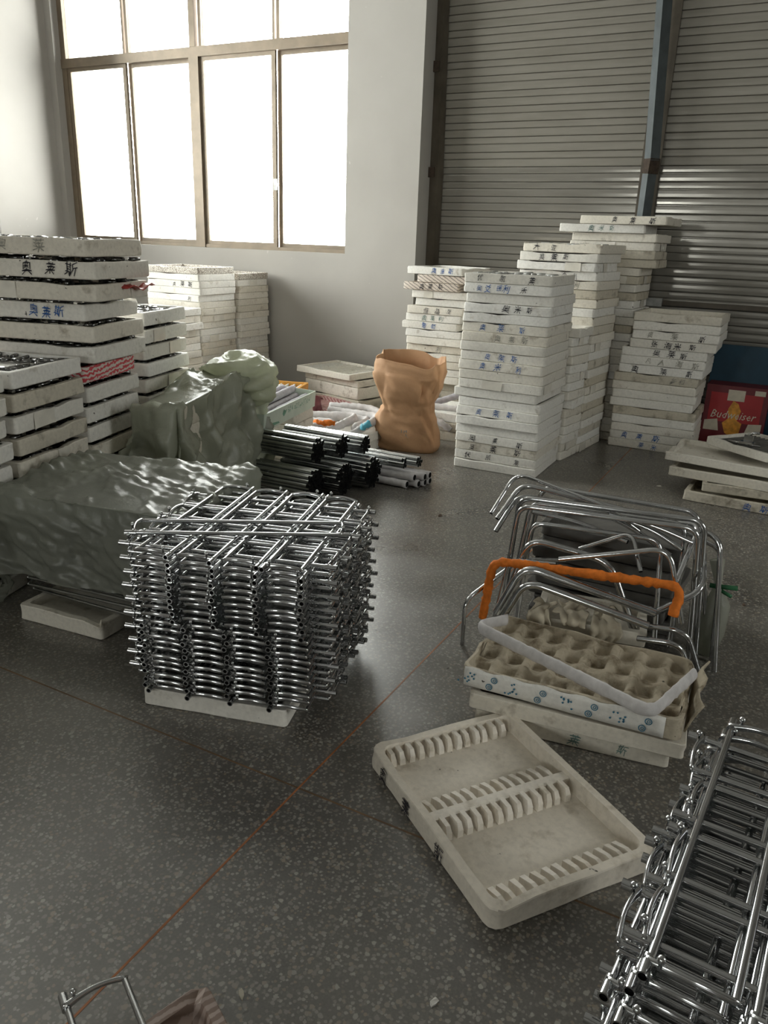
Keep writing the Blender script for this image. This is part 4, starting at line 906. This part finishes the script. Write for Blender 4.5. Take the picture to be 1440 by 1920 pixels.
# white wrapped bent tubes heaped in trays beside the kraft bag
single('white tray with wrapped tubes left of the kraft bag, on the floor', -3.10, 5.22, 0, -10, .62, .58, .07, 'foam_white', 3)
single('second white tray under the wrapped tubes left of the kraft bag', -3.08, 5.20, .072, -6, .60, .55, .07, 'foam_white', 4)
WG = 'white wrapped bent tubes near the kraft bag'
zz = .165
for k, pts in enumerate(([(-3.42, 5.28, zz), (-2.93, 5.36, zz + .02), (-2.92, 5.08, zz)], [(-3.40, 5.16, zz + .03), (-2.98, 5.26, zz + .055), (-3.06, 4.92, zz - .01)], [(-3.34, 5.40, zz + .035), (-2.83, 5.34, zz + .055), (-2.88, 4.92, zz - .03)], [(-3.44, 5.06, zz), (-3.10, 5.12, zz + .01), (-3.20, 4.92, zz)], [(-3.38, 5.48, zz + .05), (-3.0, 5.50, zz + .075), (-2.80, 5.40, zz + .05)])):
    wrapped('white wrapped bent tube left of the kraft bag, %s' % ['in the middle of the heap', 'crossing over the middle one', 'nearest the bag', 'at the front left', 'at the back of the heap'][k], pts, .034, 'cloth_white', .09, .10, 'wrapped_tube', 'wrapped tube', .75, 60 + k, .02, WG)
wrapped('small crumpled orange cloth strip among the white wrapped tubes', [(-3.25, 4.99, .185), (-3.16, 4.96, .20), (-3.03, 4.98, .21)], .022, 'cloth_orange', .03, .3, 'cloth_strip', 'cloth strip', .6, 71, .015)
wrapped('small cyan plastic scrap beside the kraft bag', [(-2.83, 5.03, .19), (-2.79, 5.03, .215), (-2.765, 5.06, .235)], .022, 'cyan_plastic', .02, .3, 'plastic_scrap', 'scrap', .6, 72, .01)
wrapped('crumpled maroon plastic wrap behind the grey wrapped bars', [(-3.66, 5.42, .16), (-3.52, 5.34, .26), (-3.40, 5.30, .25)], .07, 'maroon_plastic', .03, .25, 'plastic_wrap', 'plastic wrap', .6, 73, .02)
single('cream tray under the maroon wrap behind the wrapped bars', -3.55, 5.40, 0, -12, .5, .4, .09, 'foam_aged', 1)
o = single('small white foam offcut tray in front of the kraft bag', -2.70, 4.86, 0, -14, .36, .20, .07, 'foam_white', 1)

# heap between the kraft bag and the tall stack
single('grey tray on the floor between the kraft bag and the tall stack', -2.50, 6.02, 0, 4, .60, .52, .075, 'foam_dusty', 2, 'low trays behind the kraft bag')
single('second grey tray between the kraft bag and the tall stack', -2.51, 6.02, .077, 2, .60, .52, .075, 'foam_dusty', 3, 'low trays behind the kraft bag')
single('third tray, holding wrapped tubes, between kraft bag and tall stack', -2.52, 6.03, .154, 0, .60, .52, .07, 'foam_white', 4, 'low trays behind the kraft bag')
for k in range(5): single('%s tray of the hidden base under the ragged stack' % ['lowest', 'second', 'third', 'fourth', 'highest'][k], -2.90, 6.76, k * .066, 0, .56, .54, .0645, 'foam_dusty', k, 'base trays under the ragged stack')
wrapped('grey wrapped bar slanting up beside the tall stack', [(-2.66, 5.90, .255), (-2.52, 5.95, .31), (-2.38, 5.98, .37)], .027, 'cloth_grey', .1, .06, 'wrapped_bar', 'wrapped bar', .8, 81, .03)
wrapped('white wrapped bar lying level behind the kraft bag', [(-2.75, 5.86, .245), (-2.5, 5.86, .25), (-2.24, 5.88, .25)], .027, 'cloth_white', .1, .10, 'wrapped_bar', 'wrapped bar', .9, 82, .02)
wrapped('white torn cloth sleeve drooping between kraft bag and tall stack', [(-2.70, 5.76, .20), (-2.52, 5.74, .17), (-2.40, 5.75, .10)], .026, 'cloth_white', .1, .22, 'cloth_sleeve', 'cloth', .7, 83, .015)

# ------------------------------------------------------------------ kraft paper bag
def kraft_bag():
    N, M_ = 112, 60; H = .70; vs = []
    lev = [(0, .245, .165, 0), (.03, .255, .172, 0), (.12, .25, .165, 0), (.22, .232, .155, -.008), (.30, .213, .142, -.022), (.36, .213, .142, -.022), (.42, .235, .155, -.012), (.50, .255, .165, -.004), (.58, .268, .165, -.008), (.65, .272, .150, -.008), (.70, .265, .135, -.006)]
    def prof_(z):
        for a, c in zip(lev[:-1], lev[1:]):
            if a[0] <= z <= c[0]:
                t = (z - a[0]) / (c[0] - a[0]); t = t * t * (3 - 2 * t); return [a[i] + (c[i] - a[i]) * t for i in (1, 2, 3)]
        return lev[-1][1:]
    def rdg(p): return (1 - abs(noise.noise(p)) * 2.2)
    for i in range(M_):
        z = H * i / (M_ - 1); rx, ry, cx = prof_(z)
        for k in range(N):
            a = 2 * math.pi * k / N; c, s = math.cos(a), math.sin(a); e = .6
            x = cx + rx * math.copysign(abs(c) ** e, c); y = ry * math.copysign(abs(s) ** e, s)
            p = Vector((x * 4, y * 4, z * 2.6)); env = min(1, .25 + z * 6) * (1 if z < .6 else .55)
            au = a / (2 * math.pi) * 1.5; wr = min(1, abs(s) * 2 + .15) if s > 0 else 1
            dsp = (.075 * crumple(au + z * .3, z, .21, 3) + .050 * crumple(au - z * .5, z + au * .2, .10, 8) + .014 * crumple(au, z, .05, 5)) * env * (1 if k < N - 6 and k > 5 else .3) - .006
            if c < -.2 and .26 < z < .40: dsp -= .016 * math.exp(-((z - .33) / .022) ** 2) * min(1, (-c - .2) * 2)
            if c < .1 and .02 < z < .30: dsp += .010 * math.sin(z * 46 + a * 5) * min(1, (.1 - c) * 2)
            if .35 < z < .60 and .35 < c < .95 and s < 0: dsp -= .045 * math.exp(-((z - .48) / .07) ** 2)
            k_ = 1 + dsp / max(.12, math.hypot(x, y))
            zz_ = z + (.04 * noise.noise(Vector((c * 1.6, s * 1.6, 9))) + (.025 if s > .3 else -.012) - .03 * max(0, c) + .02 * max(0, -c) ** 6) * (z / H) ** 3
            vs.append((x * k_, y * k_, max(0, zz_)))
    fs = [(i * N + k, i * N + (k + 1) % N, (i + 1) * N + (k + 1) % N, (i + 1) * N + k) for i in range(M_ - 1) for k in range(N)]
    fs.append(tuple(range(N - 1, -1, -1)))
    # inside of the mouth
    base = len(vs)
    for q, (sc, dz) in enumerate(((.975, -.002), (.93, -.10), (.85, -.22))):
        for k in range(N):
            x, y, z = vs[(M_ - 1) * N + k]; vs.append((x * sc, y * sc, z + dz))
    rings_ = [(M_ - 1) * N, base, base + N, base + 2 * N]
    for a, c in zip(rings_[:-1], rings_[1:]):
        fs += [(a + k, a + (k + 1) % N, c + (k + 1) % N, c + k) for k in range(N)]
    fs.append(tuple(base + 2 * N + k for k in range(N)))
    me = mesh('paper_bag', vs, fs, True); return me
o = link('paper_bag', kraft_bag(), 'kraft_paper', loc=(-2.605, 5.40, 0), rot=(0, 0, R(8))); tag(o, 'crumpled brown kraft paper sack standing open by the tall tray stack', 'paper bag')
b = MB(); rr = random.Random(6)
pmx = Matrix(((1, 0, 0, .02), (0, 0, -1, -.176), (0, 1, 0, .14), (0, 0, 0, 1)))
for q in range(9):
    sx, sz = rr.uniform(-.03, .03), rr.uniform(-.04, .04); w_, h_ = (rr.uniform(.006, .016), .003) if q % 2 else (.003, rr.uniform(.008, .016))
    b.add([pmx @ Vector((sx - w_, sz - h_, 0)), pmx @ Vector((sx + w_, sz - h_, 0)), pmx @ Vector((sx + w_, sz + h_, 0)), pmx @ Vector((sx - w_, sz + h_, 0))], [(0, 1, 2, 3)])
link('faded_stamp', b.data('faded_stamp'), 'ink_faded', o)

# ------------------------------------------------------------------ plastic sheets
def drape(name, cx, cy, rz, hw, hd, top, drops, seed, mat, amp=.03, slope=(0, 0), n=64, flare=.25, freq=3.2, fold=.6, label='', fine=.6, cat='plastic sheet', rnd_=.05):
    """sheet over a block: drops = (left, right, front, back) hanging lengths"""
    dl, dr, df, db = drops; vs = []; off = Vector((seed * 5.3, seed * 2.1, seed))
    us = [-hw - dl + (2 * hw + dl + dr) * i / n for i in range(n + 1)]; ws = [-hd - df + (2 * hd + df + db) * j / n for j in range(n + 1)]
    def soft(d): return d if d > rnd_ else d * d / (2 * rnd_) + 0 if d > 0 else 0
    for u in us:
        for w in ws:
            ou, ow = max(0, abs(u) - hw), max(0, abs(w) - hd); d = math.hypot(ou, ow)
            x = max(-hw, min(hw, u)); y = max(-hd, min(hd, w))
            if d > 0:
                fl_ = flare * d * (.5 + .5 * math.sin((u * 9 + w * 7) * 1.7 + seed)) + .012
                x += (ou / d) * math.copysign(fl_, u); y += (ow / d) * math.copysign(fl_, w)
            z = top + slope[0] * x + slope[1] * y - soft(d)
            p = Vector((u, w, 0)) * freq + off
            disp = amp * (2.2 * crumple(u + .5 * w, w - .3 * u, .26, seed) + 1.6 * crumple(u - .4 * w, w + .5 * u, .12, seed + 3) + fine * crumple(u + .2 * w, w * 1.5, .055, seed + 7) + fine * .5 * crumple(u - .6 * w, w * 1.6 + .2 * u, .03, seed + 11) + .5 * noise.noise(p * .8))
            if d > 0:
                along = (u if ow > ou else w)
                disp += amp * fold * min(1, d * 4) * math.sin(along * 15 + 2.2 * noise.noise(Vector((along * 4, d * 1.5, seed))) * 2 + seed)
            if d > rnd_ * .5:
                nx_, ny_ = (ou / d) * math.copysign(1, u), (ow / d) * math.copysign(1, w); x += nx_ * disp * 1.1; y += ny_ * disp * 1.1; z += disp * .2
            else: z += max(-.3 * amp, disp)
            vs.append((x, y, max(z, -top + top + .004 if False else z)))
    fs = [(i * (n + 1) + j, (i + 1) * (n + 1) + j, (i + 1) * (n + 1) + j + 1, i * (n + 1) + j + 1) for i in range(n) for j in range(n)]
    o = link(name, mesh(name, vs, fs, True), mat, loc=(cx, cy, 0), rot=(0, 0, rz)); tag(o, label, cat); return o
drape('plastic_sheet', -2.40, 2.28, R(6), .46, .28, .555, (.42, .34, .36, .30), 4, 'film_grey', .018, (.03, .05), 150, .10, 3.0, .9, 'grey-green plastic sheet draped over the covered racks at the left', fine=1.3)
drape('plastic_sheet', -3.00, 3.45, R(12), .12, .48, .73, (.5, .68, .66, .45), 9, 'film_green', .042, (.1, .08), 120, .12, 2.6, .9, 'tall crumpled translucent green plastic sheet in front of the left piles', rnd_=.10)
def puffy(label, loc, sx, sy, sz, seed, mat, rz):
    N, M_ = 72, 44; vs = []
    for i in range(M_ + 1):
        th = math.pi * i / M_
        for k in range(N):
            a = 2 * math.pi * k / N; d = Vector((math.sin(th) * math.cos(a), math.sin(th) * math.sin(a), math.cos(th)))
            r_ = 1 + (.45 * crumple(a * .5 + th * .2, th, .62, seed) + .34 * crumple(a * .5, th * 1.1 + a * .2, .3, seed + 5) + .14 * crumple(a * .6, th * 1.3 - a * .2, .13, seed + 6)) * math.sin(th) * (1 if 1 < k < N - 2 else .5)
            vs.append((d.x * sx * r_, d.y * sy * r_, d.z * sz * r_))
    fs = [(i * N + k, i * N + (k + 1) % N, (i + 1) * N + (k + 1) % N, (i + 1) * N + k) for i in range(M_) for k in range(N)]
    o = link('plastic_bag', mesh('plastic_bag', vs, fs, True), mat, loc=loc, rot=(0, R(8), rz)); tag(o, label, 'plastic bag'); return o
puffy('puffy pale green plastic bag atop the tall plastic sheet', (-3.05, 3.90, .70), .21, .25, .17, 3, 'film_pale', R(20))
# block of trays that carries the tall sheet
for k in range(6): single('%s hidden tray under the tall plastic sheet' % ['lowest', 'second', 'third', 'fourth', 'fifth', 'highest'][k], -3.01, 3.47, k * .112, 12, .20, .86, .110, 'foam_dusty', k, 'trays under the tall plastic sheet')

# ------------------------------------------------------------------ red beer carton and blue board at the shutter
o = box_obj('blue_board', (-.66, 7.28, 0), (.6, 7.32, .80), 'blue_board'); tag(o, 'dark blue board standing against the shutter behind the red carton', 'board')
bc = link('beer_carton', None, loc=(-.40, 7.13, 0)); tag(bc, 'red beer carton with gold emblem beside the stepped tray stack', 'carton')
link('box', MB().box((-.24, -.12, 0), (.24, .12, .50)).data('box'), 'beer_dark_red', bc)
fm = Matrix(((1, 0, 0, 0), (0, 0, -1, -.1215), (0, 1, 0, 0), (0, 0, 0, 1)))
def decal(name, polys, mat, out=0):
    b = MB(); m = Matrix.Translation((0, -out, 0)) @ fm
    for p in polys: b.add([m @ Vector((x, y, 0)) for x, y in p], [tuple(range(len(p)))])
    return link(name, b.data(name), mat, bc)
decal('red_panel', [[(-.20, .20), (.20, .20), (.20, .44), (-.20, .44)]], 'beer_red')
decal('cream_print', [[(-.07, .38), (.06, .38), (.06, .47), (-.07, .47)], [(-.22, .12), (-.10, .12), (-.12, .22), (-.22, .2)], [(.10, .12), (.22, .12), (.22, .21), (.12, .20)], [(.13, .44), (.21, .44), (.21, .48), (.13, .48)]], 'beer_white', .0008)
decal('gold_emblem', [[(-.05, .11), (.0, .08), (.06, .11), (.07, .20), (.03, .22), (.05, .30), (.02, .36), (-.02, .38), (-.05, .31), (-.04, .23), (-.08, .19)]], 'beer_gold', .0016)
wd = writing(['Budweiser'], .34, [0], Matrix.Translation((0, -.0024, .262)) @ fm @ Matrix(((1, .3, 0, 0), (0, 1.15, 0, 0), (0, 0, 1, 0), (0, 0, 0, 1))), random.Random(1), False)
link('lettering', wd.data('lettering'), 'beer_white', bc)

# ------------------------------------------------------------------ floor litter
def litter(label, loc, s, mat, seed, name='paper_scrap'):
    rnd = random.Random(seed); n = 7; top = []; 
    for k in range(n):
        a = 2 * math.pi * k / n; r_ = s * rnd.uniform(.45, 1); top.append((r_ * math.cos(a) * 1.5, r_ * math.sin(a) * .7))
    vs = [(x, y, 0) for x, y in top] + [(x * .9, y * .9, s * .25 * rnd.uniform(.4, 1.4)) for x, y in top]
    fs = [tuple(range(n - 1, -1, -1)), tuple(range(n, 2 * n))] + [(k, (k + 1) % n, n + (k + 1) % n, n + k) for k in range(n)]
    o = link(name, mesh(name, vs, fs), mat, loc=(*loc, .0005), rot=(0, 0, rnd.uniform(0, 3))); tag(o, label, 'scrap', 'floor litter')
litter('small white paper scrap on the floor in the foreground', (-.44, 1.166), .014, 'paper_white', 1)
litter('pale flake of paper near the bottom frame edge', (-.81, .975), .012, 'foam_dusty', 2)
litter('dark bit of dirt right of the kraft bag', (-2.25, 5.58), .03, 'debris_brown', 3, 'dirt_scrap')
litter('tiny white crumb beside the messy right-hand pile', (-.70, 5.45), .02, 'paper_white', 4)
litter('brown scrap on the floor behind the chrome racks', (-1.72, 4.05), .018, 'debris_brown', 5, 'dirt_scrap')
litter('dark scrap on the floor near the right frame edge', (-.02, 3.7), .014, 'debris_brown', 6, 'dirt_scrap')
litter('dark speck of dirt right of the egg-crate tray', (.03, 2.05), .006, 'debris_brown', 7, 'dirt_scrap')
litter('pale crumb on the floor left of the bent tube heap', (-1.25, 3.4), .010, 'foam_dusty', 8)
single('white foam tray whose corner just enters the right frame edge', .42, 4.0, 0, 8, .6, .5, .11, 'foam_aged', 1, wear=2)
